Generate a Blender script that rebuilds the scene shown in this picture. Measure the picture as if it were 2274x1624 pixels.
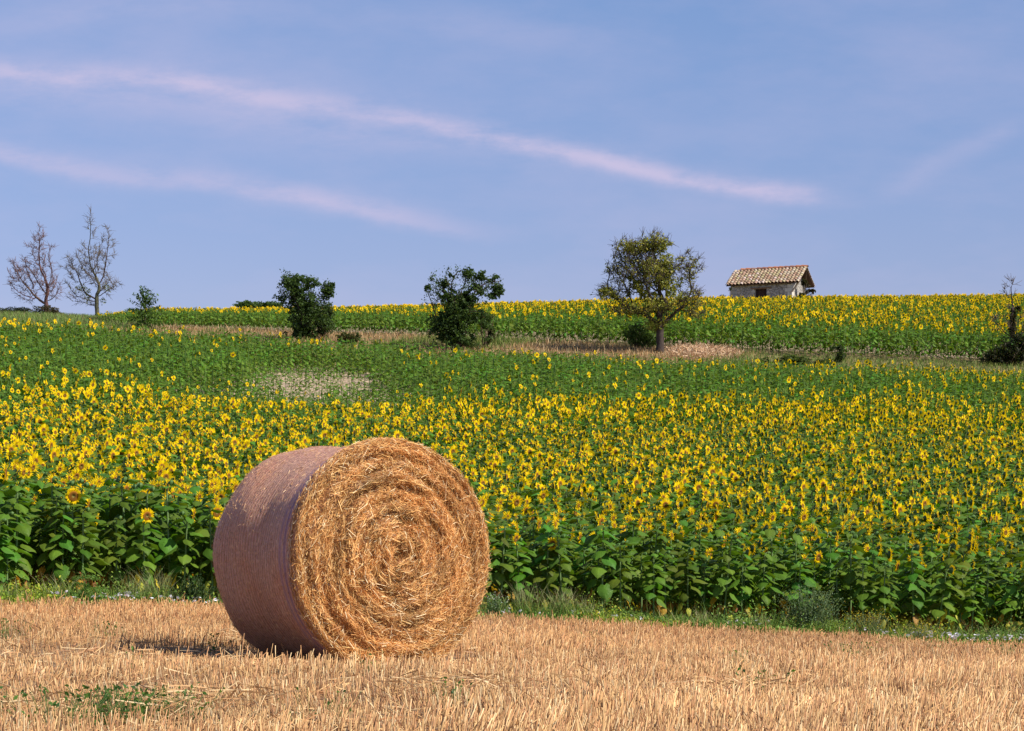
import bpy, math, random
import numpy as np
from mathutils import Vector, Euler, Matrix

for o in list(bpy.data.objects): bpy.data.objects.remove(o)
scene = bpy.context.scene
C = scene.collection

# ------------------------------------------------------------------ camera
K = 5200.0            # focal length in units of a 2274 px wide picture
CX, HY = 1137.0, 1219.0   # column straight ahead, row of the eye level
cam_d = bpy.data.cameras.new("camera"); cam = bpy.data.objects.new("camera", cam_d); C.objects.link(cam)
cam.location = (0, 0, 0); cam.rotation_euler = (math.radians(90), 0, 0)
cam_d.sensor_width = 36; cam_d.lens = 36 * K / 2274; cam_d.shift_y = (HY - 812) / 2274
cam_d.clip_start = 0.1; cam_d.clip_end = 9000
scene.camera = cam

# ------------------------------------------------------------------ light
SUN_EL, SUN_AZ = math.radians(46), math.radians(-27)     # azimuth measured from +X
sun_dir = Vector((math.cos(SUN_EL)*math.cos(SUN_AZ), math.cos(SUN_EL)*math.sin(SUN_AZ), math.sin(SUN_EL)))
sd = bpy.data.lights.new("sun", 'SUN'); sun = bpy.data.objects.new("sun", sd); C.objects.link(sun)
sd.energy = 5.0; sd.angle = math.radians(0.5); sd.color = (1.0, 0.93, 0.82)
sun.rotation_euler = sun_dir.to_track_quat('Z', 'Y').to_euler()

world = bpy.data.worlds.new("World"); scene.world = world; world.use_nodes = True
wt = world.node_tree; wt.nodes.clear()
class NT:
    def __init__(s, tree): s.t = tree
    def n(s, typ, **kw):
        nd = s.t.nodes.new(typ)
        for k, v in kw.items(): setattr(nd, k, v)
        return nd
    def l(s, a, b): s.t.links.new(a, b)
    def m(s, op, a, b=None, c=None, clamp=False):
        nd = s.t.nodes.new('ShaderNodeMath'); nd.operation = op; nd.use_clamp = clamp
        for i, v in enumerate((a, b, c)):
            if v is None: continue
            if isinstance(v, (int, float)): nd.inputs[i].default_value = v
            else: s.l(v, nd.inputs[i])
        return nd.outputs[0]
    def mix(s, f, a, b, mode='MIX'):
        nd = s.t.nodes.new('ShaderNodeMix'); nd.data_type = 'RGBA'; nd.blend_type = mode
        for sock, v in ((nd.inputs[0], f), (nd.inputs[6], a), (nd.inputs[7], b)):
            if isinstance(v, (int, float)): sock.default_value = v
            elif isinstance(v, tuple): sock.default_value = (*v[:3], 1)
            else: s.l(v, sock)
        return nd.outputs[2]
    def curve(s, x, pts):
        nd = s.t.nodes.new('ShaderNodeFloatCurve'); c = nd.mapping.curves[0]
        while len(c.points) > 2: c.points.remove(c.points[-1])
        c.points[0].location = pts[0]; c.points[1].location = pts[-1]
        for p in pts[1:-1]: c.points.new(*p)
        for p in c.points: p.handle_type = 'AUTO'
        nd.mapping.update(); s.l(x, nd.inputs['Value']); return nd.outputs[0]
w = NT(wt)
sky = w.n('ShaderNodeTexSky', sky_type='NISHITA'); sky.sun_disc = False
sky.sun_elevation = SUN_EL; sky.sun_rotation = math.radians(117)
sky.air_density = 1.0; sky.dust_density = 0.3; sky.ozone_density = 3.0; sky.altitude = 300
tc = w.n('ShaderNodeTexCoord'); sx = w.n('ShaderNodeSeparateXYZ'); w.l(tc.outputs['Generated'], sx.inputs[0])
yy = w.m('MAXIMUM', sx.outputs[1], 0.05)
U = w.m('DIVIDE', sx.outputs[0], yy); V = w.m('DIVIDE', sx.outputs[2], yy)
front = w.m('GREATER_THAN', sx.outputs[1], 0.1)
U01 = w.m('MULTIPLY_ADD', U, 1/0.6, 0.5, clamp=True)          # -0.3..0.3 -> 0..1
cv = w.n('ShaderNodeCombineXYZ'); w.l(U, cv.inputs[0]); w.l(V, cv.inputs[1])
def noise(scale, detail, vec, rough=0.6, mapping=None):
    if mapping:
        mp = w.n('ShaderNodeMapping'); mp.inputs['Scale'].default_value = mapping[0]; mp.inputs['Rotation'].default_value = mapping[1]
        w.l(vec, mp.inputs[0]); vec = mp.outputs[0]
    nd = w.n('ShaderNodeTexNoise'); nd.inputs['Scale'].default_value = scale; nd.inputs['Detail'].default_value = detail
    nd.inputs['Roughness'].default_value = rough; w.l(vec, nd.inputs['Vector']); return nd.outputs[0]
wob = w.m('MULTIPLY_ADD', noise(14, 6, cv.outputs[0]), 0.014, -0.007)
fib = noise(26, 7, cv.outputs[0], 0.65, ((1, 3.2, 1), (0, 0, math.radians(10))))
def U_of(px): return ((px-CX)/K)/0.6+0.5
def V01(py): return (HY-py)/K*4                                # 0..0.25 -> 0..1
def streak(center, amp, up, dn):
    c = w.curve(U01, [(U_of(a), V01(b)) for a, b in center])
    a = w.curve(U01, [(U_of(p), q) for p, q in amp])
    dv = w.m('ADD', w.m('SUBTRACT', V, w.m('DIVIDE', c, 4)), wob)
    pos = w.m('GREATER_THAN', dv, 0)
    wd = w.m('MULTIPLY_ADD', pos, (up-dn)/K, dn/K)
    g = w.m('DIVIDE', dv, wd); g = w.m('MULTIPLY', g, g); g = w.m('EXPONENT', w.m('MULTIPLY', g, -1))
    tex = w.m('MULTIPLY_ADD', fib, 3.0, -0.7, clamp=True)
    return w.m('MULTIPLY', w.m('MULTIPLY', g, a), tex)
s1 = streak([(-300,150),(0,162),(400,190),(800,245),(1137,318),(1400,375),(1800,438),(2100,470),(2600,500)],
            [(-300,.4),(0,.42),(500,.38),(800,.4),(1137,.62),(1500,.76),(1740,.72),(1830,.28),(1950,.0),(2600,0)], 25, 19)
s1b = streak([(-300,120),(0,190),(400,215),(800,285),(1137,330),(1800,438),(2600,480)],
            [(-300,.22),(0,.28),(600,.30),(900,.26),(1300,.1),(1700,0),(2600,0)], 75, 60)
s2 = streak([(-300,290),(0,345),(250,392),(500,418),(750,455),(950,500),(1300,540),(2600,600)],
            [(-300,.42),(0,.46),(400,.42),(750,.58),(930,.42),(1100,.1),(1300,0),(2600,0)], 32, 19)
broad = w.m('MULTIPLY', w.m('SUBTRACT', noise(5, 6, cv.outputs[0], 0.6, ((1, 2.6, 1), (0, 0, math.radians(12)))), 0.42, clamp=True), 1.1)
s3 = streak([(-300,500),(1900,450),(2080,365),(2240,290),(2600,180)], [(-300,0),(1850,0),(2000,.14),(2120,.2),(2230,.16),(2290,0),(2600,0)], 26, 30)
s4 = streak([(-300,80),(0,60),(300,10),(1000,60),(1500,110),(2600,200)], [(-300,.05),(100,.14),(350,.14),(700,.06),(1250,.1),(1480,.05),(1700,0),(2600,0)], 40, 40)
s2 = w.m('ADD', s2, w.m('ADD', s3, s4))
tot = w.m('ADD', w.m('ADD', s1, s1b), w.m('ADD', s2, broad), clamp=True)
tot = w.m('MULTIPLY', tot, front)
grad = w.m('MULTIPLY_ADD', sx.outputs[2], 1/.14, -.1/.14, clamp=True)
tint = w.mix(grad, (0.97, 0.81, 0.985), (1.05, 1.04, 1.20))
skyc = w.mix(1.0, sky.outputs[0], tint, 'MULTIPLY')
cloudc = w.mix(tot, skyc, (5.5, 5.0, 6.9))
bg = w.n('ShaderNodeBackground'); bg.inputs[1].default_value = 0.088
w.l(cloudc, bg.inputs[0])
wo = w.n('ShaderNodeOutputWorld'); w.l(bg.outputs[0], wo.inputs[0])

scene.view_settings.view_transform = 'Standard'; scene.view_settings.look = 'None'
scene.view_settings.exposure = 0.34; scene.view_settings.gamma = 1.0

scene.render.engine = 'CYCLES'
scene.cycles.max_bounces = 6; scene.cycles.diffuse_bounces = 3; scene.cycles.transmission_bounces = 4
scene.cycles.transparent_max_bounces = 4

rng = np.random.default_rng(7); random.seed(7)

# ------------------------------------------------------------------ helpers
def tag(o, label=None, cat=None, group=None, kind=None):
    if label: o['label'] = label
    if cat: o['category'] = cat
    if group: o['group'] = group
    if kind: o['kind'] = kind
    return o
def empty(name, loc, rz=0.0):
    o = bpy.data.objects.new(name, None); C.objects.link(o); o.location = loc; o.rotation_euler = (0, 0, rz)
    o.empty_display_size = 0.2; return o
def np_mesh(name, V, F, mats, col=None, mi=None, smooth=False):
    """V (n,3), F list/array of same-length faces or list of such arrays"""
    if isinstance(F, np.ndarray): F = [F]
    me = bpy.data.meshes.new(name)
    V = np.asarray(V, dtype=np.float32)
    loops = np.concatenate([f.reshape(-1) for f in F]).astype(np.int32)
    tots = np.concatenate([np.full(len(f), f.shape[1]) for f in F]).astype(np.int32)
    starts = np.concatenate([[0], np.cumsum(tots)[:-1]]).astype(np.int32)
    me.vertices.add(len(V)); me.vertices.foreach_set('co', V.ravel())
    me.loops.add(len(loops)); me.loops.foreach_set('vertex_index', loops)
    me.polygons.add(len(tots)); me.polygons.foreach_set('loop_start', starts); me.polygons.foreach_set('loop_total', tots)
    if mi is not None: me.polygons.foreach_set('material_index', np.asarray(mi, dtype=np.int32))
    if smooth: me.polygons.foreach_set('use_smooth', np.ones(len(tots), dtype=bool))
    for m in (mats if isinstance(mats, list) else [mats]): me.materials.append(m)
    if col is not None:
        a = me.color_attributes.new('tint', 'FLOAT_COLOR', 'POINT')
        c4 = np.ones((len(V), 4), dtype=np.float32); c4[:, :3] = col
        a.data.foreach_set('color', c4.ravel())
    me.update(calc_edges=True); me.validate()
    return me
def link(name, me, parent=None, loc=None):
    o = bpy.data.objects.new(name, me); C.objects.link(o)
    if parent is not None: o.parent = parent
    if loc is not None: o.location = loc
    return o

class MB:
    """small mesh collector: vertices with a tint, faces with a material slot"""
    def __init__(s): s.v = []; s.c = []; s.f = []; s.m = []
    def add(s, vs, fs, col=(1, 1, 1), m=0):
        b = len(s.v); s.v += [tuple(p) for p in vs]
        if len(vs) and isinstance(col, list): s.c += col
        else: s.c += [tuple(col)]*len(vs)
        s.f += [tuple(b+i for i in f) for f in fs]; s.m += [m]*len(fs)
    def merge(s, o, moff=0):
        b = len(s.v); s.v += o.v; s.c += o.c; s.f += [tuple(b+i for i in f) for f in o.f]; s.m += [x+moff for x in o.m]
    def tube(s, pts, rad, n=5, col=(1, 1, 1), m=0, cap=True):
        pts = [Vector(p) for p in pts]; b = len(s.v); ref = Vector((0.3, 0.2, 1)).normalized()
        for i, p in enumerate(pts):
            t = (pts[min(i+1, len(pts)-1)] - pts[max(i-1, 0)])
            if t.length < 1e-6: t = Vector((0, 0, 1))
            t.normalize(); a = t.cross(Vector((0, 1, 0.1)) if abs(t.z) > 0.8 else Vector((0, 0, 1))).normalized(); c = t.cross(a)
            r = rad[i] if isinstance(rad, (list, tuple)) else rad
            for k in range(n):
                q = 2*math.pi*k/n; s.v.append(tuple(p + a*(r*math.cos(q)) + c*(r*math.sin(q)))); s.c.append(tuple(col))
        for i in range(len(pts)-1):
            for k in range(n):
                k2 = (k+1) % n; s.f.append((b+i*n+k, b+i*n+k2, b+(i+1)*n+k2, b+(i+1)*n+k)); s.m.append(m)
        if cap:
            s.f.append(tuple(b+(len(pts)-1)*n+k for k in range(n))); s.m.append(m)
    def box(s, c, size, col=(1, 1, 1), m=0, rot=None):
        x, y, z = [v/2 for v in size]; R = rot or Matrix.Identity(3); c = Vector(c)
        vs = [c + R @ Vector((a*x, b*y, d*z)) for a in (-1, 1) for b in (-1, 1) for d in (-1, 1)]
        s.add(vs, [(0, 1, 3, 2), (4, 6, 7, 5), (0, 4, 5, 1), (2, 3, 7, 6), (0, 2, 6, 4), (1, 5, 7, 3)], col, m)
    def mesh(s, name, mats, smooth=False):
        me = bpy.data.meshes.new(name); me.from_pydata(s.v, [], s.f)
        for mm in (mats if isinstance(mats, list) else [mats]): me.materials.append(mm)
        me.polygons.foreach_set('material_index', np.array(s.m, dtype=np.int32))
        if smooth: me.polygons.foreach_set('use_smooth', np.ones(len(s.f), dtype=bool))
        a = me.color_attributes.new('tint', 'FLOAT_COLOR', 'POINT')
        c4 = np.ones((len(s.v), 4), dtype=np.float32)
        if len(s.v): c4[:, :3] = np.array(s.c, dtype=np.float32)
        a.data.foreach_set('color', c4.ravel()); me.update(); return me
    def build(s, name, mats, parent=None, smooth=False): return link(name, s.mesh(name, mats, smooth), parent)

# ------------------------------------------------------------------ materials
def mat(name, col=(1, 1, 1), tint=True, rough=0.6, spec=0.3, trans=0.0, transcol=None, noise_amt=0.0, noise_scale=8, bump=0.0, bump_scale=20, inst_var=0.0, sheen=0.0):
    m = bpy.data.materials.new(name); m.use_nodes = True; t = NT(m.node_tree); m.node_tree.nodes.clear()
    out = t.n('ShaderNodeOutputMaterial'); p = t.n('ShaderNodeBsdfPrincipled')
    p.inputs['Roughness'].default_value = rough; p.inputs['Specular IOR Level'].default_value = spec
    rgb = t.n('ShaderNodeRGB'); rgb.outputs[0].default_value = (*col, 1); c = rgb.outputs[0]
    if tint:
        a = t.n('ShaderNodeAttribute', attribute_name='tint'); c = t.mix(1.0, c, a.outputs['Color'], 'MULTIPLY')
    geo = t.n('ShaderNodeNewGeometry')
    if noise_amt:
        tcn = t.n('ShaderNodeTexCoord')
        nz = t.n('ShaderNodeTexNoise'); nz.inputs['Scale'].default_value = noise_scale; nz.inputs['Detail'].default_value = 6
        t.l(tcn.outputs['Object'], nz.inputs['Vector'])
        f = t.m('MULTIPLY_ADD', nz.outputs[0], 2*noise_amt, 1-noise_amt)
        cc = t.n('ShaderNodeCombineColor'); [t.l(f, cc.inputs[i]) for i in range(3)]
        c = t.mix(1.0, c, cc.outputs[0], 'MULTIPLY')
    if inst_var:
        oi = t.n('ShaderNodeObjectInfo'); h = t.n('ShaderNodeHueSaturation')
        t.l(t.m('MULTIPLY_ADD', oi.outputs['Random'], inst_var*0.1, 0.5-inst_var*0.05), h.inputs['Hue'])
        t.l(t.m('MULTIPLY_ADD', oi.outputs['Random'], inst_var, 1-inst_var*0.5), h.inputs['Value'])
        t.l(c, h.inputs['Color']); c = h.outputs[0]
    t.l(c, p.inputs['Base Color'])
    if bump:
        tcn = t.n('ShaderNodeTexCoord')
        nz = t.n('ShaderNodeTexNoise'); nz.inputs['Scale'].default_value = bump_scale; nz.inputs['Detail'].default_value = 5
        t.l(tcn.outputs['Object'], nz.inputs['Vector'])
        b = t.n('ShaderNodeBump'); b.inputs['Strength'].default_value = bump; b.inputs['Distance'].default_value = 0.02
        t.l(nz.outputs[0], b.inputs['Height']); t.l(b.outputs[0], p.inputs['Normal'])
    if trans:
        tr = t.n('ShaderNodeBsdfTranslucent')
        if transcol: t.l(t.mix(1.0, c, transcol, 'MULTIPLY'), tr.inputs[0])
        else: t.l(c, tr.inputs[0])
        mx = t.n('ShaderNodeMixShader'); mx.inputs[0].default_value = trans
        t.l(p.outputs[0], mx.inputs[1]); t.l(tr.outputs[0], mx.inputs[2]); t.l(mx.outputs[0], out.inputs[0])
    else: t.l(p.outputs[0], out.inputs[0])
    return m
M_leaf = mat('sunflower_leaf', trans=0.3, transcol=(1.5, 1.5, 0.5), rough=0.5, spec=0.16, inst_var=0.45, bump=0.35, bump_scale=45)
M_stalk = mat('sunflower_stalk', rough=0.6, spec=0.3)
M_petal = mat('sunflower_petal', trans=0.38, rough=0.6, spec=0.15)
M_disc = mat('sunflower_disc', rough=0.8, spec=0.1, noise_amt=0.35, noise_scale=90)
M_straw = mat('straw', rough=0.5, spec=0.3, trans=0.12)
M_grass = mat('grass', rough=0.6, spec=0.25, trans=0.25)
M_bark = mat('bark', rough=0.9, spec=0.1, noise_amt=0.4, noise_scale=12, bump=0.6, bump_scale=14)
M_foli = mat('foliage', rough=0.5, spec=0.2, trans=0.38, transcol=(1.3, 1.3, 0.6))
M_white = mat('white_petal', rough=0.6, spec=0.2, trans=0.2)

# ------------------------------------------------------------------ terrain
COLS = np.array([-500, 0, 400, 800, 1137, 1500, 1850, 2274, 2900], float)
def row(d, y): return (np.array([y[0]]+list(y)+[y[-1]], float), np.array([d[0]]+list(d)+[d[-1]], float))
E1D = np.array([28, 28, 29.5, 30.5, 31, 31.5, 32, 32.5, 32.5])
FED = np.array([105, 105, 100, 97, 95, 94, 93, 92, 92], float)
BTD = np.array([117, 117, 114, 110, 106, 103, 101, 100, 100], float)
CRD = np.array([140, 140, 140, 145, 150, 155, 160, 165, 165], float)
def zy(y, d): return (HY - np.asarray(y, float)) * np.asarray(d, float) / K
def p7(v): return np.array([v[0]]+list(v)+[v[-1]], float)
rows = [
 (np.full(9, 3.0), np.full(9, -0.70)),
 (np.full(9, 9.2), np.array([-.72, -.72, -.725, -.735, -.745, -.755, -.765, -.775, -.78])),
 (np.full(9, 16.0), np.array([-.715, -.725, -.755, -.785, -.805, -.83, -.855, -.88, -.89])),
 (E1D, zy(p7([1342, 1353, 1367, 1376, 1394, 1412, 1433]), E1D)),
 (np.full(9, 50.0), zy(p7([1130, 1136, 1147, 1157, 1166, 1173, 1180]), 50)),
 (np.full(9, 70.0), zy(p7([960, 965, 975, 985, 992, 998, 1005]), 70)),
 (np.full(9, 85.0), zy(p7([850, 852, 856, 868, 880, 890, 900]), 85)),
 (FED, zy(p7([768, 790, 812, 832, 848, 862, 876]), FED)),
 (BTD, zy(p7([718, 731, 744, 760, 778, 796, 812]), BTD)),
 (CRD, zy(p7([706, 724, 721, 716, 711, 707, 704]), CRD)),
 (np.full(9, 200.0), zy(p7([740, 740, 740, 740, 740, 740, 740]), 200)),
 (np.full(9, 400.0), np.full(9, 14.0)),
 (np.full(9, 5000.0), np.full(9, 10.0)),
]
RD = np.array([r[0] for r in rows]).T    # 9 x nrows
RZ = np.array([r[1] for r in rows]).T
def pchip(xk, yk, x):
    h = np.diff(xk); dl = np.diff(yk)/h; n = len(xk); m = np.zeros(n)
    for i in range(1, n-1):
        if dl[i-1]*dl[i] > 0:
            w1 = 2*h[i]+h[i-1]; w2 = h[i]+2*h[i-1]; m[i] = (w1+w2)/(w1/dl[i-1]+w2/dl[i])
    m[0] = dl[0]; m[-1] = dl[-1]
    x = np.clip(x, xk[0], xk[-1]); i = np.clip(np.searchsorted(xk, x)-1, 0, n-2)
    t = (x-xk[i])/h[i]; t2 = t*t; t3 = t2*t
    return (2*t3-3*t2+1)*yk[i]+(t3-2*t2+t)*h[i]*m[i]+(-2*t3+3*t2)*yk[i+1]+(t3-t2)*h[i]*m[i+1]
LD = np.linspace(3, 260, 1029); LD2 = np.concatenate([LD, [300, 350, 400, 800, 2000, 5000]])
PXG = np.linspace(-500, 2900, 171)
tab_c = np.array([pchip(RD[c], RZ[c], LD2) for c in range(9)])          # 9 x nd
TAB = np.array([[0.0]*len(LD2)]*len(PXG))
for j in range(len(LD2)): TAB[:, j] = pchip(COLS, tab_c[:, j], PXG)
def px_of(x, y): return CX + K*np.asarray(x)/np.maximum(np.asarray(y), 3.0)
def colf(arr, px): return np.interp(px, COLS, arr)
def gz(x, y):
    x = np.asarray(x, float); y = np.asarray(y, float); px = np.clip(px_of(x, y), PXG[0], PXG[-1]); d = np.clip(y, 3.0, 5000)
    fi = (px-PXG[0])/(PXG[1]-PXG[0]); i = np.clip(fi.astype(int), 0, len(PXG)-2); fi = fi-i
    j = np.clip(np.searchsorted(LD2, d, side='right')-1, 0, len(LD2)-2); fj = (d-LD2[j])/(LD2[j+1]-LD2[j])
    z = (TAB[i, j]*(1-fi)+TAB[i+1, j]*fi)*(1-fj)+(TAB[i, j+1]*(1-fi)+TAB[i+1, j+1]*fi)*fj
    return z + 0.02*np.sin(x*1.3+y*0.7)*np.exp(-np.abs(y-15)/30) + 0.012*np.sin(x*3.1-y*2.3)*np.exp(-np.abs(y-12)/20)
def at(px, d): return np.array([(px-CX)*d/K, d])
def hit(px, py, d0, d1):
    """first ground point seen in direction (px, py) between two distances"""
    ds = np.linspace(d0, d1, 400); xs = (px-CX)*ds/K; gy = HY-K*gz(xs, ds)/ds
    k = np.argmax(gy <= py) if (gy <= py).any() else int(np.argmin(np.abs(gy-py)))
    return Vector((xs[k], ds[k], float(gz(xs[k], ds[k]))))

def axis(parts): return np.unique(np.concatenate([np.arange(a, b, s) for a, b, s in parts]))
xs = axis([(-4000, -200, 400), (-200, -60, 10), (-60, -12, 2), (-12, 12, .5), (12, 60, 2), (60, 200, 10), (200, 4001, 400)])
ys = axis([(-3000, -100, 400), (-100, -4, 8), (-4, 40, .5), (40, 130, 1), (130, 210, 2), (210, 400, 10), (400, 5001, 400)])
XX, YY = np.meshgrid(xs, ys); ZZ = gz(XX, YY)
Vt = np.stack([XX, YY, ZZ], -1).reshape(-1, 3); ny, nx = XX.shape
ii = (np.arange(ny-1)[:, None]*nx+np.arange(nx-1)[None, :]).ravel()
Ft = np.stack([ii, ii+1, ii+nx+1, ii+nx], 1)
fx = (XX[:-1, :-1]+.25).ravel(); fy = (YY[:-1, :-1]+.25).ravel(); fp = px_of(fx, fy)
zone = np.where(fy < colf(E1D, fp)-0.8, 0, np.where(fy < colf(FED, fp)-1.2, 1, np.where((fy < colf(BTD, fp)+2.5) | ((fp < 225) & (fy < 145)), 2, 1)))
def ground_mat(name, c1, c2, c3, sc):
    m = bpy.data.materials.new(name); m.use_nodes = True; t = NT(m.node_tree); p = m.node_tree.nodes['Principled BSDF']
    p.inputs['Roughness'].default_value = 0.95; p.inputs['Specular IOR Level'].default_value = 0.1
    tcn = t.n('ShaderNodeTexCoord')
    def nz(s, d=6):
        nd = t.n('ShaderNodeTexNoise'); nd.inputs['Scale'].default_value = s; nd.inputs['Detail'].default_value = d; t.l(tcn.outputs['Object'], nd.inputs['Vector']); return nd.outputs[0]
    a = t.mix(t.m('MULTIPLY_ADD', nz(sc), 2.2, -0.6, clamp=True), c1, c2)
    b = t.mix(t.m('MULTIPLY_ADD', nz(sc*14), 4, -1.9, clamp=True), a, c3)
    t.l(b, p.inputs['Base Color'])
    bp = t.n('ShaderNodeBump'); bp.inputs['Strength'].default_value = 0.8; bp.inputs['Distance'].default_value = 0.05
    t.l(nz(sc*9), bp.inputs['Height']); t.l(bp.outputs[0], p.inputs['Normal']); return m
G0 = ground_mat('stubble_soil', (.17, .10, .06), (.26, .165, .095), (.42, .29, .16), 1.5)
G1 = ground_mat('pale_stony_soil', (.36, .25, .16), (.46, .34, .235), (.58, .47, .36), 0.9)
G2 = ground_mat('bank_soil', (.16, .12, .06), (.28, .2, .11), (.12, .13, .05), 0.7)
ground = link('ground', np_mesh('ground', Vt, Ft, [G0, G1, G2], mi=zone, smooth=True)); tag(ground, kind='structure')

# ------------------------------------------------------------------ sunflower builders
def leaf(mb, base, az, pitch, L, W, droop, col, rnd, ns=6, nt=4, m=0, wavy=0.045):
    """heart-shaped blade arching outward and down from base"""
    prof = [(0, .34), (.1, .82), (.25, 1), (.45, .9), (.68, .6), (.87, .25), (1, .03)]
    px_, py_ = zip(*prof); d = Vector((math.cos(az), math.sin(az), 0)); side = Vector((-d.y, d.x, 0))
    p = Vector(base); ang = pitch; vs = []; roll = rnd.uniform(-.35, .35); ph = rnd.uniform(0, 6)
    cup = rnd.uniform(-.1, .22)
    for i in range(ns+1):
        s = i/ns; wd = np.interp(s, px_, py_)*W/2
        fwd = d*math.cos(ang)+Vector((0, 0, 1))*math.sin(ang); nrm = side.cross(fwd)*-1
        if nrm.z < 0: nrm = -nrm
        sd_ = (side*math.cos(roll)+nrm*math.sin(roll))
        for k in range(nt+1):
            t = k/nt*2-1
            back = -0.16*L*abs(t)*(1-s)**4
            vs.append(p + sd_*(t*wd) + fwd*back + nrm*(cup*wd*abs(t) - 0.3*wd*t*t + wavy*math.sin(ph+s*9+t*4)*L*abs(t)))
        p = p + fwd*(L/ns); ang -= droop/ns*(0.5+s)
    fs = [(i*(nt+1)+k, i*(nt+1)+k+1, (i+1)*(nt+1)+k+1, (i+1)*(nt+1)+k) for i in range(ns) for k in range(nt)]
    cols = []
    for i in range(ns+1):
        for k in range(nt+1):
            f = 1.25 if (nt % 2 == 0 and k == nt//2) else 1.0
            cols.append((col[0]*f, col[1]*f, col[2]*f))
    mb.add(vs, fs, cols, m)
    return p
LEAFCOL = (0.084, 0.160, 0.017)
def foliage(mb, H, rnd, n, lod, m=0, dry=None):
    for i in range(n):
        f = (i+.5)/n; z = H*(0.10+0.90*f**0.85)
        az = i*2.4+rnd.uniform(-.5, .5)
        big = 1-abs(f-.45)*0.95
        L = (0.10+0.14*big)*rnd.uniform(.8, 1.15)*min(1.1, H/1.3); W = L*rnd.uniform(.8, .98)
        pl = L*rnd.uniform(.45, .75)*(1.1-f*.5); pe = rnd.uniform(.3, .8)
        b0 = Vector((0.01*math.cos(az), 0.01*math.sin(az), z))
        b1 = b0 + Vector((math.cos(az)*pl*math.cos(pe), math.sin(az)*pl*math.cos(pe), pl*math.sin(pe)*.6))
        v = rnd.uniform(.75, 1.3); col = (LEAFCOL[0]*v*rnd.uniform(.8, 1.3), LEAFCOL[1]*v, LEAFCOL[2]*v)
        if lod < 2: mb.tube([b0, (b0+b1)/2+Vector((0, 0, .01)), b1], [.006, .005, .004] , 3, (.14, .22, .06), m, cap=False)
        pitch = rnd.uniform(-.55, .15) - (1-f)*.5; dr = rnd.uniform(.5, 1.2)*(1.15-f*.6)
        ns, nt = ((6, 4), (3, 2), (2, 2))[lod]
        if dry is not None and f < .22:
            if rnd.random() < .75:
                yc = rnd.choice([(.62, .42, .04), (.55, .30, .05), (.34, .16, .05), (.45, .42, .06)])
                leaf(dry, b1, az, -1.1, L*.95, W*.6, .5, yc, rnd, ns, nt, m, .05)
            continue
        leaf(mb, b1, az, pitch, L, W, dr, col, rnd, ns, nt, m)
def stalk_pts(H, lean):
    return [Vector((0, 0, -.06)), Vector((lean*.3, 0, H*.35)), Vector((lean*.6, 0, H*.7)), Vector((lean, 0, H-.05)), Vector((lean+.025, 0, H)), Vector((lean+.055, 0, H-.005))]
def head(pet, disc, c, rd, pl, npet, pitch, rnd, lod, mp=0, mg=1, md=0, az=0.0, young=False):
    """flower facing local +X turned by az, pitched; petals+calyx to pet, seed disc to disc"""
    R = Matrix.Rotation(az, 3, 'Z') @ Matrix.Rotation(-pitch, 3, 'Y'); c = Vector(c)
    P = lambda x, r, a: c + R @ Vector((x, r*math.cos(a), r*math.sin(a)))
    for layer in range(2 if lod == 0 else 1):
        for i in range(npet):
            a = 2*math.pi*(i+.5*layer)/npet + rnd.uniform(-.09, .09); l = pl*rnd.uniform(.8, 1.15)
            cw = rnd.uniform(.86, 1.1); tilt = rnd.uniform(-.3, .65)-layer*.2; wd = (2*math.pi*rd/npet)*(.7 if lod == 0 else 1.25)
            yel = (1.0*cw, .72*cw*rnd.uniform(.92, 1.06), .003)
            r0, r1, r2 = rd*.85, rd+l*.5, rd+l; x0 = 0.004; x1 = l*.5*math.sin(tilt)+.006; x2 = l*math.sin(tilt*1.3)+rnd.uniform(-.01, .01)
            da = wd/r0*.5; da1 = wd*.75/r1
            ori = (.97*cw, .68*cw, .003)
            if lod < 2: pet.add([P(x0, r0, a-da), P(x0, r0, a+da), P(x1, r1, a-da1), P(x1, r1, a+da1), P(x2, r2, a)], [(0, 1, 3, 2), (2, 3, 4)], [ori, ori, yel, yel, yel], mp)
            else: pet.add([P(x0, r0, a-da*1.2), P(x0, r0, a+da*1.2), P(x2*.7, r2, a+da1*.7), P(x2*.7, r2, a-da1*.7)], [(0, 1, 2, 3)], yel, mp)
    n = (18, 10, 7)[lod]; rings = [(0.0, .1), (.006, .4), (.012, .75), (.006, 1.0)]
    colr = [(.22, .20, .05), (.15, .075, .015), (.22, .09, .015), (.42, .18, .015)]
    vs = []; cs = []
    for (x, f), cc in zip(rings, colr):
        for k in range(n): vs.append(P(x+.006, rd*f, 2*math.pi*k/n)); cs.append(cc)
    fs = [(i*n+k, i*n+(k+1) % n, (i+1)*n+(k+1) % n, (i+1)*n+k) for i in range(3) for k in range(n)]+[tuple(range(n))]
    disc.add(vs, fs, cs, md)
    g = (.05, .10, .025); vs = []
    for x, f in ((.004, 1.03), (-.018, .85), (-.03, .35)):
        for k in range(n): vs.append(P(x, rd*f, 2*math.pi*k/n))
    pet.add(vs, [(i*n+k, i*n+(k+1) % n, (i+1)*n+(k+1) % n, (i+1)*n+k) for i in range(2) for k in range(n)]+[tuple(2*n+k for k in range(n))], g, mg)
    if lod == 0:
        for i in range(16):
            a = 2*math.pi*i/16+rnd.uniform(-.1, .1); l = rnd.uniform(.03, .045)
            pet.add([P(-.01, rd*.9, a-.16), P(-.01, rd*.9, a+.16), P(-.02+rnd.uniform(-.01, .02), rd+l, a)], [(0, 1, 2)], (.075, .15, .03), mg)
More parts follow.
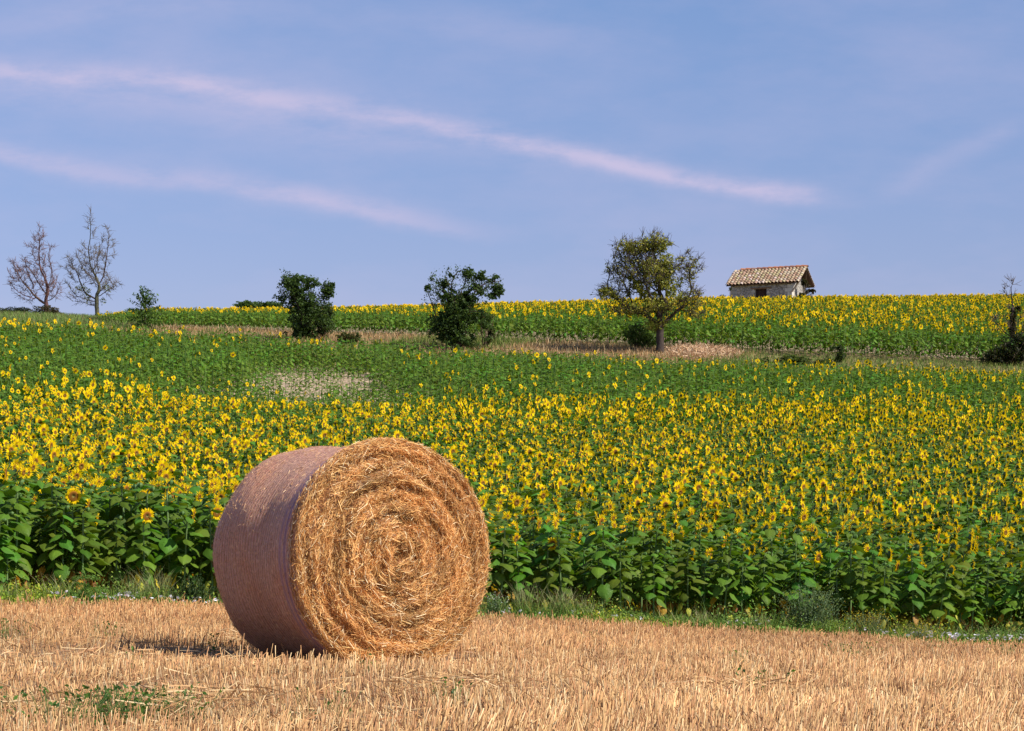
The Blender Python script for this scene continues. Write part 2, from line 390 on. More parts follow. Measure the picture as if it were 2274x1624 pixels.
def bud(pet, c, r, rnd, mp=0, mg=1, az=0.0):
    c = Vector(c)
    for i in range(12):
        a = 2*math.pi*i/12; vs = []
        for x, f in ((-.02, .5), (.015, 1), (.04, .45)):
            for s_ in (-.3, .3): vs.append(c+Matrix.Rotation(az, 3, 'Z') @ Vector((x, r*f*math.cos(a+s_), r*f*math.sin(a+s_))))
        pet.add(vs, [(0, 1, 3, 2), (2, 3, 5, 4)], (.08, .16, .03), mg)
    pet.add([c+Vector((.03, r*.4*math.cos(a*1.05), r*.4*math.sin(a*1.05))) for a in range(6)], [tuple(range(6))], (.4, .38, .03), mp)

def whole_plant(lod, kind, rnd, H=1.3, size=.5):
    mb = MB(); lean = rnd.uniform(-.02, .06); pts = stalk_pts(H, lean)
    if lod == 2: pts = [pts[0], pts[2], pts[-2]]
    mb.tube(pts, [.013, .013, .011, .009, .008, .008][:len(pts)], (6, 4, 3)[lod], (.17, .25, .09) if lod < 2 else (.10, .18, .03), 1)
    foliage(mb, H, rnd, (24, 14, 10)[lod], lod, 0)
    top = stalk_pts(H, lean)[-1]; az = rnd.uniform(-.25, .25)
    if kind == 'bloom':
        hd = MB(); dc = MB(); rd = .031+.025*size; pl = rd*rnd.uniform(1.15, 1.5)
        if lod == 2: pl *= 1.1; rd *= 1.02
        head(hd, dc, top+Vector((.02, 0, -.01)), rd, pl, (20, 14, 9)[lod], rnd.uniform(-.35, .35), rnd, lod, 2, 1, 3, az)
        mb.merge(hd); mb.merge(dc)
    elif kind == 'bud' and lod < 2: bud(mb, top, .035, rnd, 2, 1, az)
    return mb
PM = [M_leaf, M_stalk, M_petal, M_disc]
protos = bpy.data.collections.new('field_plants')
index = {}
k = 0
for lod, nb, ng in ((0, 7, 5), (1, 9, 5), (2, 9, 5)):
    index[lod] = (k, nb, ng)
    for i in range(nb+ng):
        rnd = random.Random(100*lod+i)
        me = whole_plant(lod, 'bloom' if i < nb else 'bud', rnd, 1.3, i/(nb-1.0)).mesh('field_plant', PM, smooth=(lod < 2))
        o = bpy.data.objects.new('p%03d' % k, me); protos.objects.link(o); k += 1

# where plants stand: lower field and upper field
def rows_points(x0, x1, y0, y1, rowgap, ingap, ang=0.06):
    gy = np.arange(y0, y1, rowgap); gx = np.arange(x0, x1, ingap)
    A, B = np.meshgrid(gx, gy); A = A+rng.uniform(-.09, .09, A.shape); B = B+rng.uniform(-.12, .12, B.shape)+A*ang
    return A.ravel(), B.ravel()
def lowfreq(x, y, s, seed):
    r = np.random.default_rng(seed); v = 0
    for i in range(6):
        a, b, p = r.uniform(-1, 1), r.uniform(-1, 1), r.uniform(0, 6); v = v+np.sin((a*x+b*y)*s*(1+i*.6)+p)/(1+i*.4)
    return v/2.6
sm = lambda x, a, b: np.clip((x-a)/(b-a), 0, 1)
def field_lower():
    x, y = rows_points(-26, 26, 26, 108, .52, .27)
    p = px_of(x, y); keep = (y > colf(E1D, p)+.12*np.sin(x*2.1)) & (y < colf(FED, p)+.5*np.sin(x*.9)) & (p > -420) & (p < 2700)
    x, y, p = x[keep], y[keep], p[keep]
    H = 1.42-.16*sm(p, 300, 1300) + .07*lowfreq(x, y, .5, 1)
    H = H*(1-.16*sm(y, 45, 85)) * rng.uniform(.88, 1.1, len(x)); H = H*np.where(y < colf(E1D, p)+2.2, rng.uniform(.74, 1.06, len(x)), 1)
    # dry patches where the plants stayed small and thin
    e = np.hypot((p-700)/150, (y-84.5)/6.5)+.42*lowfreq(x, y, 1.3, 3); e2 = np.hypot((p-930)/75, (y-92.5)/1.6)+.25*lowfreq(x, y, 1.5, 4)
    e = np.minimum(e, e2); patch = 1-sm(e, .8, 1.25); H = H*(1-.38*np.exp(-((y-75)/6)**2)*sm(p, 280, 420)*sm(1050-p, 0, 200))
    H = H*(1-.52*patch); dens = 1-.58*patch*(1+.6*lowfreq(x, y, 2.2, 14))
    k_ = rng.random(len(x)) < dens; x, y, p, H, patch = x[k_], y[k_], p[k_], H[k_], patch[k_]
    nz = lowfreq(x, y, .35, 9)
    bl = np.interp(y, [28, 32, 35, 40, 60, 67, 74, 80, 200], [.32, .42, .65, .95, .97, .75, .18, .06, .05])
    bl = bl + .38*sm(p, 700, 1100)*sm(y, 60, 66)*(1-sm(y, 72, 79)) + sm(p, 1500, 2000)*.32*sm(y, 76, 90) + (p < 560)*.2*sm(y, 98, 102) + .12*nz*(y > 60)*(bl > .1)
    bl = np.where(patch > .3, 0, bl); bloom = rng.random(len(x)) < bl
    return x, y, p, H, bloom
def field_upper():
    x, y = rows_points(-42, 48, 98, 172, .6, .32)
    p = px_of(x, y); keep = (y > colf(BTD, p)+.2*np.sin(x*1.4)) & (y < colf(CRD, p)+6) & (p > 215) & (p < 2700)
    x, y, p = x[keep], y[keep], p[keep]
    hx = x-15.9; hy = y-145; keep = ~((np.abs(hx+.35*hy) < 3.1) & (np.abs(hy) < 3.0)); x, y, p = x[keep], y[keep], p[keep]
    H = (.86+.36*sm(p, 500, 1500)) * rng.uniform(.88, 1.12, len(x)) * (.35+.65*sm(p+30*lowfreq(x, y, 1.0, 77), 200, 340))
    bl = np.where(y < colf(BTD, p)+2.2, .04, .62); bl = bl*(.9+.25*lowfreq(x, y, .3, 5)); bl = np.where(p < 330, bl*.6, bl)
    return x, y, p, H, rng.random(len(x)) < bl
lx, ly, lp, lH, lb = field_lower(); ux, uy, up_, uH, ub = field_upper()
lz = gz(lx, ly); uz = gz(ux, uy)
# the 300 that show largest: the front rows inside the frame, not behind the bale
infr = (lp > 2) & (lp < 2272) & ~((lp > 500) & (lp < 1070))
dist_in = ly - colf(E1D, lp)
order = np.argsort(np.where(infr, dist_in + 0.0*lx, 1e9)); near = order[:300]
isnear = np.zeros(len(lx), bool); isnear[near] = True

def facing(p, n):
    mean = np.radians(np.interp(p, [0, 700, 1400, 2274], [-20, -13, -9, -6])); return mean+rng.normal(0, .40, n)
fx_ = np.concatenate([lx[~isnear], ux]); fy_ = np.concatenate([ly[~isnear], uy]); fz_ = np.concatenate([lz[~isnear], uz])
fH = np.concatenate([lH[~isnear], uH]); fb = np.concatenate([lb[~isnear], ub]); fp_ = np.concatenate([lp[~isnear], up_])
N = len(fx_); lod = np.where(fy_ < 40, 0, np.where(fy_ < 66, 1, 2)); idx = np.zeros(N, int)
for L_ in range(3):
    k0, nb, ng = index[L_]; s = lod == L_
    q_ = sm(fp_[s], 300, 1500); r_ = rng.random(s.sum()); r_ = r_**(1.7-1.0*q_); idx[s] = np.where(fb[s], k0+np.minimum((r_*nb).astype(int), nb-1), k0+nb+rng.integers(0, ng, s.sum()))
rot = np.stack([rng.normal(0, .05, N), rng.normal(0, .05, N), facing(fp_, N)], 1)
me = bpy.data.meshes.new('sunflower_field'); me.vertices.add(N); me.vertices.foreach_set('co', np.stack([fx_, fy_, fz_], 1).astype(np.float32).ravel())
a = me.attributes.new('rot', 'FLOAT_VECTOR', 'POINT'); a.data.foreach_set('vector', rot.astype(np.float32).ravel())
scl = np.stack([(fH/1.3)**.6, (fH/1.3)**.6, fH/1.3], 1)
a = me.attributes.new('scl', 'FLOAT_VECTOR', 'POINT'); a.data.foreach_set('vector', scl.astype(np.float32).ravel())
a = me.attributes.new('idx', 'INT', 'POINT'); a.data.foreach_set('value', idx.astype(np.int32))
me.update()
field = link('sunflower_field', me)
tag(field, 'thousands of blooming and green sunflowers covering both slopes of the hillside', 'sunflower field', kind='stuff')
ng_ = bpy.data.node_groups.new('plant_scatter', 'GeometryNodeTree')
ng_.interface.new_socket('Geometry', in_out='INPUT', socket_type='NodeSocketGeometry'); ng_.interface.new_socket('Geometry', in_out='OUTPUT', socket_type='NodeSocketGeometry')
def gn(t): return ng_.nodes.new(t)
gi, go_ = gn('NodeGroupInput'), gn('NodeGroupOutput'); iop = gn('GeometryNodeInstanceOnPoints'); ci = gn('GeometryNodeCollectionInfo')
ci.inputs['Collection'].default_value = protos; ci.inputs['Separate Children'].default_value = True; ci.inputs['Reset Children'].default_value = True
iop.inputs['Pick Instance'].default_value = True
def na(name, typ):
    n_ = gn('GeometryNodeInputNamedAttribute'); n_.data_type = typ; n_.inputs[0].default_value = name; return n_.outputs[0]
lk = ng_.links.new
lk(gi.outputs[0], iop.inputs['Points']); lk(ci.outputs[0], iop.inputs['Instance']); lk(na('idx', 'INT'), iop.inputs['Instance Index'])
lk(na('rot', 'FLOAT_VECTOR'), iop.inputs['Rotation']); lk(na('scl', 'FLOAT_VECTOR'), iop.inputs['Scale']); lk(iop.outputs[0], go_.inputs[0])
field.modifiers.new('scatter', 'NODES').node_group = ng_

# individual sunflowers of the front rows
def make_sunflower(seed, kind):
    rnd = random.Random(seed); H = 1.3; lean = rnd.uniform(-.02, .06); pts = stalk_pts(H, lean)
    root = empty('sunflower', (0, 0, 0))
    st = MB(); st.tube(pts, [.014, .014, .012, .010, .008, .008], 7, (.15, .24, .08)); st.build('stalk', M_stalk, root, True)
    fo = MB(); dry = MB(); foliage(fo, H, rnd, 25, 0, 0, dry); fo.build('foliage', M_leaf, root, True)
    if dry.v: dry.build('dry_leaves', M_leaf, root, True)
    top = pts[-1]; az = rnd.uniform(-.2, .2)
    if kind == 'bloom':
        hd = MB(); dc = MB(); head(hd, dc, top+Vector((.02, 0, -.01)), rnd.choice([.036, .046, .054, .062]), rnd.uniform(.045, .062), 22, rnd.uniform(-.3, .35), rnd, 0, 0, 1, 0, az)
        h = hd.build('flower_head', [M_petal, M_stalk], root); dc.build('seed_disc', M_disc, h, True)
    else:
        hd = MB(); bud(hd, top, rnd.uniform(.03, .045), rnd, 0, 1, az); hd.build('flower_bud', [M_petal, M_stalk], root)
    return root
def copy_tree(o, parent=None):
    c = o.copy(); C.objects.link(c); c.parent = parent
    for ch in o.children: copy_tree(ch, c)
    return c
pb = [make_sunflower(500+i, 'bloom') for i in range(9)]; pg = [make_sunflower(600+i, 'bud') for i in range(8)]
used = {}; members = {}
near = sorted(near, key=lambda q: lp[q])
fac = facing(lp, len(lx))
for q in near:
    lst = pb if lb[q] else pg; src = random.choice(lst)
    o = src if src.name not in used else copy_tree(src)
    used[src.name] = 1
    o.location = (lx[q], ly[q], lz[q]); o.rotation_euler = (rng.normal(0, .04), rng.normal(0, .04), float(fac[q]))
    h = float(lH[q])/1.3; o.scale = (h**.6, h**.6, h)
    sidek = 0 if lp[q] < 785 else 1
    rk = int(dist_in[q]/.55); members.setdefault((sidek, rk, bool(lb[q])), []).append((o, float(lp[q])))
ORD = ['front', 'second', 'third', 'fourth', 'fifth', 'sixth', 'seventh', 'eighth', 'ninth', 'tenth', 'eleventh', 'twelfth']
def nth(k): return '%d%s' % (k, 'th' if 10 < k % 100 < 14 else {1: 'st', 2: 'nd', 3: 'rd'}.get(k % 10, 'th'))
for (sidek, rk, bl_), lst in members.items():
    lst.sort(key=lambda e: -e[1] if sidek == 0 else e[1])
    for k_, (o, _) in enumerate(lst):
        what = 'sunflower with an open yellow head' if bl_ else 'green sunflower still in bud'
        tag(o, '%s, %s such %s of the bale in the %s row' % (what, nth(k_+1), ('left', 'right')[sidek], ORD[min(rk, 11)]), 'sunflower', 'sunflowers along the front rows of the field')
for src in pb+pg:
    if src.name not in used:
        for ch in list(src.children_recursive): bpy.data.objects.remove(ch)
        bpy.data.objects.remove(src)

#PART2
# ------------------------------------------------------------------ vector generators for straw, blades and leaves
def unit(a): return a/np.maximum(np.linalg.norm(a, axis=-1, keepdims=True), 1e-9)
def rv(n): return unit(rng.normal(size=(n, 3)))
def pick(cols, n, jit=.15, p=None):
    c = np.array(cols)[rng.choice(len(cols), n, p=p)]; return c*rng.uniform(1-jit, 1+jit, (n, 1))
def ribbons(P, T, L, Wd, col, bend=.12, wdir=None):
    """curved two-quad ribbons centred on P"""
    n = len(P); T = unit(T); S = unit(np.cross(T, rv(n))) if wdir is None else unit(np.cross(T, wdir))
    B = unit(np.cross(T, S)); L = L[:, None]; h = (Wd/2)[:, None]; be = rng.normal(0, bend, (n, 1))*L
    a = P-T*L/2; b = P+B*be; c = P+T*L/2
    V = np.stack([a-S*h, a+S*h, b-S*h, b+S*h, c-S*h*.8, c+S*h*.8], 1).reshape(-1, 3)
    k = np.arange(n)[:, None]*6; F = np.concatenate([k+[0, 1, 3, 2], k+[2, 3, 5, 4]])
    return V, F, np.repeat(col, 6, 0)
def blades(P, H, lean, Wd, col, tipcol=None):
    """grass blades: three bent segments narrowing to the tip"""
    n = len(P); ln = rng.normal(0, 1, (n, 3)); ln[:, 2] = 0; ln = unit(ln)*(lean*rng.uniform(.3, 1.3, n))[:, None]*H[:, None]
    a = rng.uniform(0, 6.28, n); S = np.stack([np.cos(a), np.sin(a), 0*a], 1)*(Wd/2)[:, None]; up = np.array([0, 0, 1.0])
    r = []; cs = []
    for s, wf in ((0, 1), (.4, .9), (.75, .6)):
        c = P+up*(H*s*(1-.12*s))[:, None]+ln*s*s; r += [c-S*wf, c+S*wf]
    r.append(P+up*(H*.9)[:, None]+ln)
    V = np.stack(r, 1).reshape(-1, 3); k = np.arange(n)[:, None]*7
    F1 = np.concatenate([k+[0, 1, 3, 2], k+[2, 3, 5, 4]]); F2 = k+np.array([4, 5, 6])
    cc = np.repeat(col, 7, 0)
    if tipcol is not None:
        cc = cc.reshape(n, 7, 3); cc[:, 4:] = tipcol[:, None, :]; cc = cc.reshape(-1, 3)
    return V, [F1, F2], cc
def cards(P, size, col, up=0.4, asp=.55):
    """leaf cards: folded diamonds in random attitudes"""
    n = len(P); T = rv(n); Nn = rv(n); Nn[:, 2] = np.abs(Nn[:, 2])+up; S = unit(np.cross(T, Nn)); T = unit(T-0*Nn); s = size[:, None]; U_ = unit(np.cross(S, T))
    V = np.stack([P-T*s*.5, P+S*s*asp*.5+U_*s*.08, P+T*s*.5, P-S*s*asp*.5+U_*s*.08], 1).reshape(-1, 3)
    k = np.arange(n)[:, None]*4; return V, k+[0, 1, 2, 3], np.repeat(col, 4, 0)
def prisms(P, Tp, r0, r1, col, col2):
    n = len(P); T = unit(Tp-P); A = unit(np.cross(T, rv(n))); B = np.cross(T, A); vs = []
    for Q, r in ((P, r0), (Tp, r1)):
        for k in range(3):
            q = 2*math.pi*k/3; vs.append(Q+(A*math.cos(q)+B*math.sin(q))*r[:, None])
    V = np.stack(vs, 1).reshape(-1, 3); k = np.arange(n)[:, None]*6
    F = np.concatenate([k+[0, 1, 4, 3], k+[1, 2, 5, 4], k+[2, 0, 3, 5]]); F3 = k+np.array([3, 4, 5])
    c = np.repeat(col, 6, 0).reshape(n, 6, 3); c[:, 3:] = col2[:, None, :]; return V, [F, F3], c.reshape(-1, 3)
def join(parts):
    Vs, Fs, Cs = [], [], []; b = 0
    for V, F, c in parts:
        Vs.append(V); Cs.append(c); Fs += [f+b for f in (F if isinstance(F, list) else [F])]; b += len(V)
    return np.concatenate(Vs), Fs, np.concatenate(Cs)
def put(name, parts, m, parent=None, loc=None, origin=None):
    V, F, c = join(parts)
    if origin is not None: V = V-np.array(origin)
    o = link(name, np_mesh(name, V, F, m, col=c), parent)
    if origin is not None and parent is None: o.location = origin
    return o

# ------------------------------------------------------------------ round bale
BX = (874-CX)*16.0/K; BYAW = math.radians(38.5); BL = 1.16; BR = .805
front_c = Vector((BX, 16.0, 0)); axis_v = Vector((-math.sin(BYAW), math.cos(BYAW), 0)); bc = front_c+axis_v*BL/2
bz = float(gz(bc.x, bc.y))-.03
bale = empty('round_bale', (bc.x, bc.y, bz), BYAW)
tag(bale, 'big round straw bale in purple net wrap standing alone on the stubble', 'hay bale')
def lump(a, b, seed, s=1.0):
    r = np.random.default_rng(seed); v = 0
    for i in range(7):
        k = r.integers(1, 9)*s; v = v+np.sin(k*a+r.uniform(-6, 6)*b+r.uniform(0, 6))/(1+.25*k)
    return v
CZ = BR-.035
def bale_r(phi, t):
    pr = np.interp(t, [0, .05, .18, .45, .7, .9, .97, 1], [.995, .992, .975, .962, .972, .965, .93, .86])
    topd = np.clip(np.sin(phi), 0, 1)*np.interp(t, [0, .2, .5, .8, 1], [0, .012, .02, .004, .01])
    return BR*(pr-topd+.0085*lump(phi, t*3, 5)+.002*np.sin(t*55))
def body_pt(phi, t):
    r = bale_r(phi, t); x = r*np.cos(phi)*1.0; z = CZ+r*np.sin(phi); z = np.where(z < .0, z*.25, z)
    return np.stack([x, -BL/2+t*BL+0*phi, z], -1)
ph = np.linspace(0, 2*math.pi, 241)[:-1]; tt = np.linspace(0, 1, 41); A, B = np.meshgrid(ph, tt); Vb = body_pt(A, B).reshape(-1, 3)
n1, n2 = len(tt), len(ph); I = np.arange(n1-1)[:, None]*n2; J = np.arange(n2)[None, :]; J2 = (J+1) % n2
Fb = np.stack([(I+J).ravel(), (I+J2).ravel(), (I+n2+J2).ravel(), (I+n2+J).ravel()], 1)
M_net = bpy.data.materials.new('net_wrap'); M_net.use_nodes = True; t = NT(M_net.node_tree); p = M_net.node_tree.nodes['Principled BSDF']
tco = t.n('ShaderNodeTexCoord'); sp = t.n('ShaderNodeSeparateXYZ'); t.l(tco.outputs['Object'], sp.inputs[0])
def tnz(scale, detail=5, stretch=None, rough=.6):
    v = tco.outputs['Object']
    if stretch: mp = t.n('ShaderNodeMapping'); mp.inputs['Scale'].default_value = stretch; t.l(v, mp.inputs[0]); v = mp.outputs[0]
    nd = t.n('ShaderNodeTexNoise'); nd.inputs['Scale'].default_value = scale; nd.inputs['Detail'].default_value = detail; nd.inputs['Roughness'].default_value = rough
    t.l(v, nd.inputs['Vector']); return nd.outputs[0]
wv = t.m('MULTIPLY_ADD', tnz(5, 3), .02, sp.outputs[1])
thr = t.m('SINE', t.m('MULTIPLY', wv, 2*math.pi/.03)); thr = t.m('MULTIPLY_ADD', thr, .5, .5)
brk = t.m('MULTIPLY_ADD', tnz(38, 4), 2.6, -.8, clamp=True); thr = t.m('MULTIPLY', thr, t.m('MULTIPLY_ADD', brk, .8, .2))
flk = t.m('MULTIPLY_ADD', tnz(40, 5, (1, 2.2, 1), .7), 6, -2.7, clamp=True)
streakn = t.m('MULTIPLY_ADD', tnz(9, 6, (1, 9, 1), .7), 4, -1.6, clamp=True)
straw_c = t.mix(streakn, t.mix(flk, (.28, .095, .04), (.72, .38, .18)), t.mix(flk, (.44, .18, .08), (.82, .50, .27)))
netc = t.mix(t.m('MULTIPLY_ADD', tnz(3, 3), 1.6, -.3, clamp=True), (.90, .38, .27), (.97, .65, .60))
band = t.n('ShaderNodeFloatCurve'); band = t.curve(t.m('MULTIPLY_ADD', sp.outputs[1], 1/BL, .5), [(0, .0), (.055, .0), (.08, 1), (.10, .2), (.125, 1), (.15, .1), (.175, .8), (.21, 0), (1, 0)])
netc = t.mix(t.m('MULTIPLY', band, .8), netc, (.16, .08, .20))
cov = t.m('MULTIPLY_ADD', thr, .62, t.m('MULTIPLY_ADD', band, .6, .14), clamp=True)
t.l(t.mix(cov, straw_c, netc), p.inputs['Base Color']); p.inputs['Roughness'].default_value = .45; p.inputs['Specular IOR Level'].default_value = .3
bpn = t.n('ShaderNodeBump'); bpn.inputs['Strength'].default_value = .9; bpn.inputs['Distance'].default_value = .006
t.l(t.m('ADD', thr, t.m('MULTIPLY', flk, 1.0)), bpn.inputs['Height']); t.l(bpn.outputs[0], p.inputs['Normal'])
link('net_wrap', np_mesh('net_wrap', Vb, Fb, M_net, smooth=True), bale)
# two straw ends
STRAW = [(.80, .44, .15), (.88, .57, .22), (.62, .30, .095), (.40, .17, .055), (.92, .74, .44), (.70, .36, .12)]
def straw_end(sign, name, nst):
    rho = np.linspace(0, 1, 46); A, B = np.meshgrid(ph, rho)
    rr = B*bale_r(A, 0.0 if sign < 0 else 1.0)*1.01
    dome = .055*(1-B**4)+np.where(B > .93, -.05*(B-.93)/.07, 0)
    ridge = .0065*np.sin(B*58+A*1.0+1.5*np.sin(A*2)+2.2*np.sin(A*5+B*9))*(B > .08)+.013*lump(A*1.0, B*9, 11)+rng.uniform(-.006, .006, B.shape)-.05*np.exp(-(B/.07)**2)
    y = sign*(BL/2+dome+ridge*(B < .98))
    x = rr*np.cos(A); z = CZ+rr*np.sin(A); z = np.where(z < 0, z*.25, z)
    V = np.stack([x, y, z], -1).reshape(-1, 3); n1 = len(rho); I = np.arange(n1-1)[:, None]*n2
    F = np.stack([(I+J).ravel(), (I+n2+J).ravel(), (I+n2+J2).ravel(), (I+J2).ravel()], 1)
    colv = pick([(.34, .16, .06), (.42, .20, .08), (.26, .11, .04)], len(V))
    base = (V, F, colv)
    n = nst; r = np.sqrt(rng.random(n))*1.0; a = rng.uniform(0, 2*math.pi, n); R_ = r*bale_r(a, 0.0 if sign < 0 else 1.0)*1.0
    dm = .055*(1-r**4)+.0065*np.sin(r*58+a+1.5*np.sin(a*2)+2.2*np.sin(a*5+r*9))+.013*lump(a, r*9, 11)-.05*np.exp(-(r/.07)**2)
    P = np.stack([R_*np.cos(a), sign*(BL/2+dm+rng.uniform(-.006, .014, n)), CZ+R_*np.sin(a)], 1); P[:, 2] = np.where(P[:, 2] < 0, np.abs(P[:, 2])*.3, P[:, 2])
    tang = np.stack([-np.sin(a), 0*a, np.cos(a)], 1); rad = np.stack([np.cos(a), 0*a, np.sin(a)], 1)
    th = rng.normal(0, .5, n)+(rng.random(n) < .2)*rng.normal(0, 1.1, n); T = tang*np.cos(th)[:, None]+rad*np.sin(th)[:, None]; T[:, 1] += sign*rng.normal(0, .22, n)
    L = rng.gamma(3, .016, n).clip(.015, .15); W = rng.uniform(.0016, .0034, n)
    gap = np.sin(r*58+a+1.5*np.sin(a*2)); c = pick(STRAW, n, .2, [.26, .2, .22, .14, .06, .12])*(1+.13*lump(a, r*5, 19)+.08*lump(a, r*13, 23))[:, None].clip(.55, 1.2)
    sticks = ribbons(P, T, L, W, c, .07)
    m = int(n*.06); k = rng.choice(n, m, replace=False); T2 = T[k]+np.stack([0*k, sign*np.abs(rng.normal(0, .5, m)), 0*k], 1)+rad[k]*rng.uniform(0, .6, (m, 1))
    P2 = P[k]+np.array([0, sign*.012, 0]); out = ribbons(P2, T2, rng.uniform(.04, .11, m), rng.uniform(.0025, .0045, m), pick(STRAW, m, .15, [.25, .3, .1, .05, .2, .1]), .05)
    # frayed rim
    q = int(n*.15); a = rng.uniform(0, 2*math.pi, q); R_ = bale_r(a, 0.0 if sign < 0 else 1.0)*rng.uniform(.955, 1.012, q)
    P3 = np.stack([R_*np.cos(a), sign*(BL/2+rng.uniform(-.09, .03, q)), CZ+R_*np.sin(a)], 1); P3[:, 2] = np.where(P3[:, 2] < 0, np.abs(P3[:, 2])*.3+.01, P3[:, 2])
    tg = np.stack([-np.sin(a), 0*a, np.cos(a)], 1); rd = np.stack([np.cos(a), 0*a, np.sin(a)], 1)
    T3 = tg*rng.choice([-1, 1], (q, 1))+rd*np.abs(rng.normal(0, .22, (q, 1)))+rng.normal(0, .2, (q, 3))
    fr = ribbons(P3, T3, rng.uniform(.02, .085, q), rng.uniform(.002, .004, q), pick(STRAW, q, .15), .08)
    put(name, [base, sticks, out, fr], M_straw, bale)
straw_end(-1, 'straw_face', 66000); straw_end(1, 'straw_back', 5000)
n = 4200; a = rng.uniform(0, 2*math.pi, n); t_ = np.concatenate([rng.random(n//2), 1-rng.random(n-n//2)**2*.25]); P = body_pt(a, t_); rd = np.stack([np.cos(a), 0*a, np.sin(a)], 1)
P = P+rd*.004; T = np.stack([-np.sin(a), 0*a, np.cos(a)], 1)+rng.normal(0, .45, (n, 3))+rd*np.abs(rng.normal(0, .15, (n, 1)))
put('loose_straw', [ribbons(P, T, rng.gamma(2.5, .009, n).clip(.008, .07), rng.uniform(.0018, .0035, n), pick([(.62, .36, .17), (.5, .27, .12), (.72, .5, .28), (.4, .2, .1)], n, .2), .05)], M_straw, bale)

# ------------------------------------------------------------------ stubble
def in_frame_x(y, m=1.5): return .2187*y+m
def scatter(n, y0, y1, power=1.0, m=1.5):
    y = y0+(y1-y0)*rng.random(n)**power; x = rng.uniform(-1, 1, n)*in_frame_x(y, m); return x, y
def edge_y(x, y): return colf(E1D, px_of(x, y))
bl_c = np.array([bc.x, bc.y]); ax2 = np.array([axis_v.x, axis_v.y]); sd2 = np.array([ax2[1], -ax2[0]])
def under_bale(x, y, m=0.0):
    d = np.stack([x, y], -1)-bl_c; return (np.abs(d@ax2) < BL/2+.02+m) & (np.abs(d@sd2) < .27+m)
SC = [(.58, .34, .14), (.68, .44, .20), (.42, .22, .09), (.74, .54, .29), (.32, .15, .06), (.60, .31, .14)]
n = 190000; x, y = scatter(n, 7.2, 32.0, 1.25)
rowv = (y-.045*x)/.14; y = y+(np.round(rowv)-rowv)*.14*.62+rng.normal(0, .012, n)       # drill rows
lf = lowfreq(x, y, .9, 21); tr = np.exp(-((y-.12*x-12.4)/.35)**2)+.8*np.exp(-((y-.12*x-17.6)/.4)**2)+.7*np.exp(-((y-.1*x-23.5)/.5)**2)
keep = (y < edge_y(x, y)-.75+.25*lowfreq(x, y, 1.2, 8)) & ~under_bale(x, y) & (rng.random(n) < .60-.40*tr+.22*lf+.34*lowfreq(x, y, 7, 93))
x, y, lf, tr = x[keep], y[keep], lf[keep], tr[keep]; n = len(x); P = np.stack([x, y, gz(x, y)-.01], 1)
h = rng.normal(.092, .024, n).clip(.03, .17)*(1+.18*lf-.3*tr); h = np.where(rng.random(n) < .05, h*1.4, h); h = h*np.where(under_bale(x, y, .75) & (y < bc.y+.5), .5, 1); win = sm(-x, .3, 1.2)*sm(x, -4.8, -3.6); sh_ = np.exp(-((y-15.5)/1.05)**2)*win; h = h*(1-.78*sh_)*(1+.45*np.exp(-((y-17.7)/.8)**2)*win)*(1+.28*lowfreq(x, y, 3.5, 91)).clip(.5, 1.5)
ln = rng.normal(0, .14, (n, 2))+np.stack([.28*lowfreq(x, y, 1.7, 92), 0*x], 1)+(rng.random((n, 1)) < .12)*rng.normal(0, .8, (n, 2)); Tp = P+np.stack([h*ln[:, 0]+.012*lf, h*ln[:, 1], h], 1)
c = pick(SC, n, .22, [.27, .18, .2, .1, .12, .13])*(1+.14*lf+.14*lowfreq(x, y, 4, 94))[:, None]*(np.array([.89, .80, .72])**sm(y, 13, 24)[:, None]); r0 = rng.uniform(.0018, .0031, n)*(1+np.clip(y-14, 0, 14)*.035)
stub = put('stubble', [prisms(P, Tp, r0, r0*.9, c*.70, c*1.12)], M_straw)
tag(stub, 'cut golden straw stubble covering the ground around the bale', 'stubble', kind='stuff')
n = 30000; x, y = scatter(n, 7.2, 31.5, 1.2); k = (y < edge_y(x, y)-.7) & ~under_bale(x, y) & (rng.random(n) < .55+.3*lowfreq(x, y, 1.4, 33)); x, y = x[k], y[k]; n = len(x)
T = rng.normal(0, 1, (n, 3)); T[:, 2] *= .22; P = np.stack([x, y, gz(x, y)+rng.uniform(.004, .055, n)], 1)
ch = ribbons(P, T, rng.uniform(.05, .22, n), rng.uniform(.003, .0065, n), pick(SC, n, .2), .06)
# small wisps where straw was dropped
wp = []
for (px, py, s, num) in ((1000, 1560, .22, 220), (480, 1590, .2, 120), (1660, 1565, .14, 160), (230, 1610, .25, 130), (560, 1440, .2, 90)):
    g = hit(px, py, 7, 30); q = np.stack([g.x+rng.normal(0, s, num), g.y+rng.normal(0, s*.5, num)], 1); T = rng.normal(0, 1, (num, 3)); T[:, 2] *= .35; T[:, 0] *= 1.6
    P = np.stack([q[:, 0], q[:, 1], gz(q[:, 0], q[:, 1])+rng.uniform(.02, .13, num)], 1); wp.append(ribbons(P, T, rng.uniform(.08, .24, num), rng.uniform(.003, .006, num), pick(SC[:4], num, .2), .08))
tag(put('loose_straw', [ch]+wp, M_straw), 'broken straw and chaff lying between the stubble stems', 'straw litter', kind='stuff')

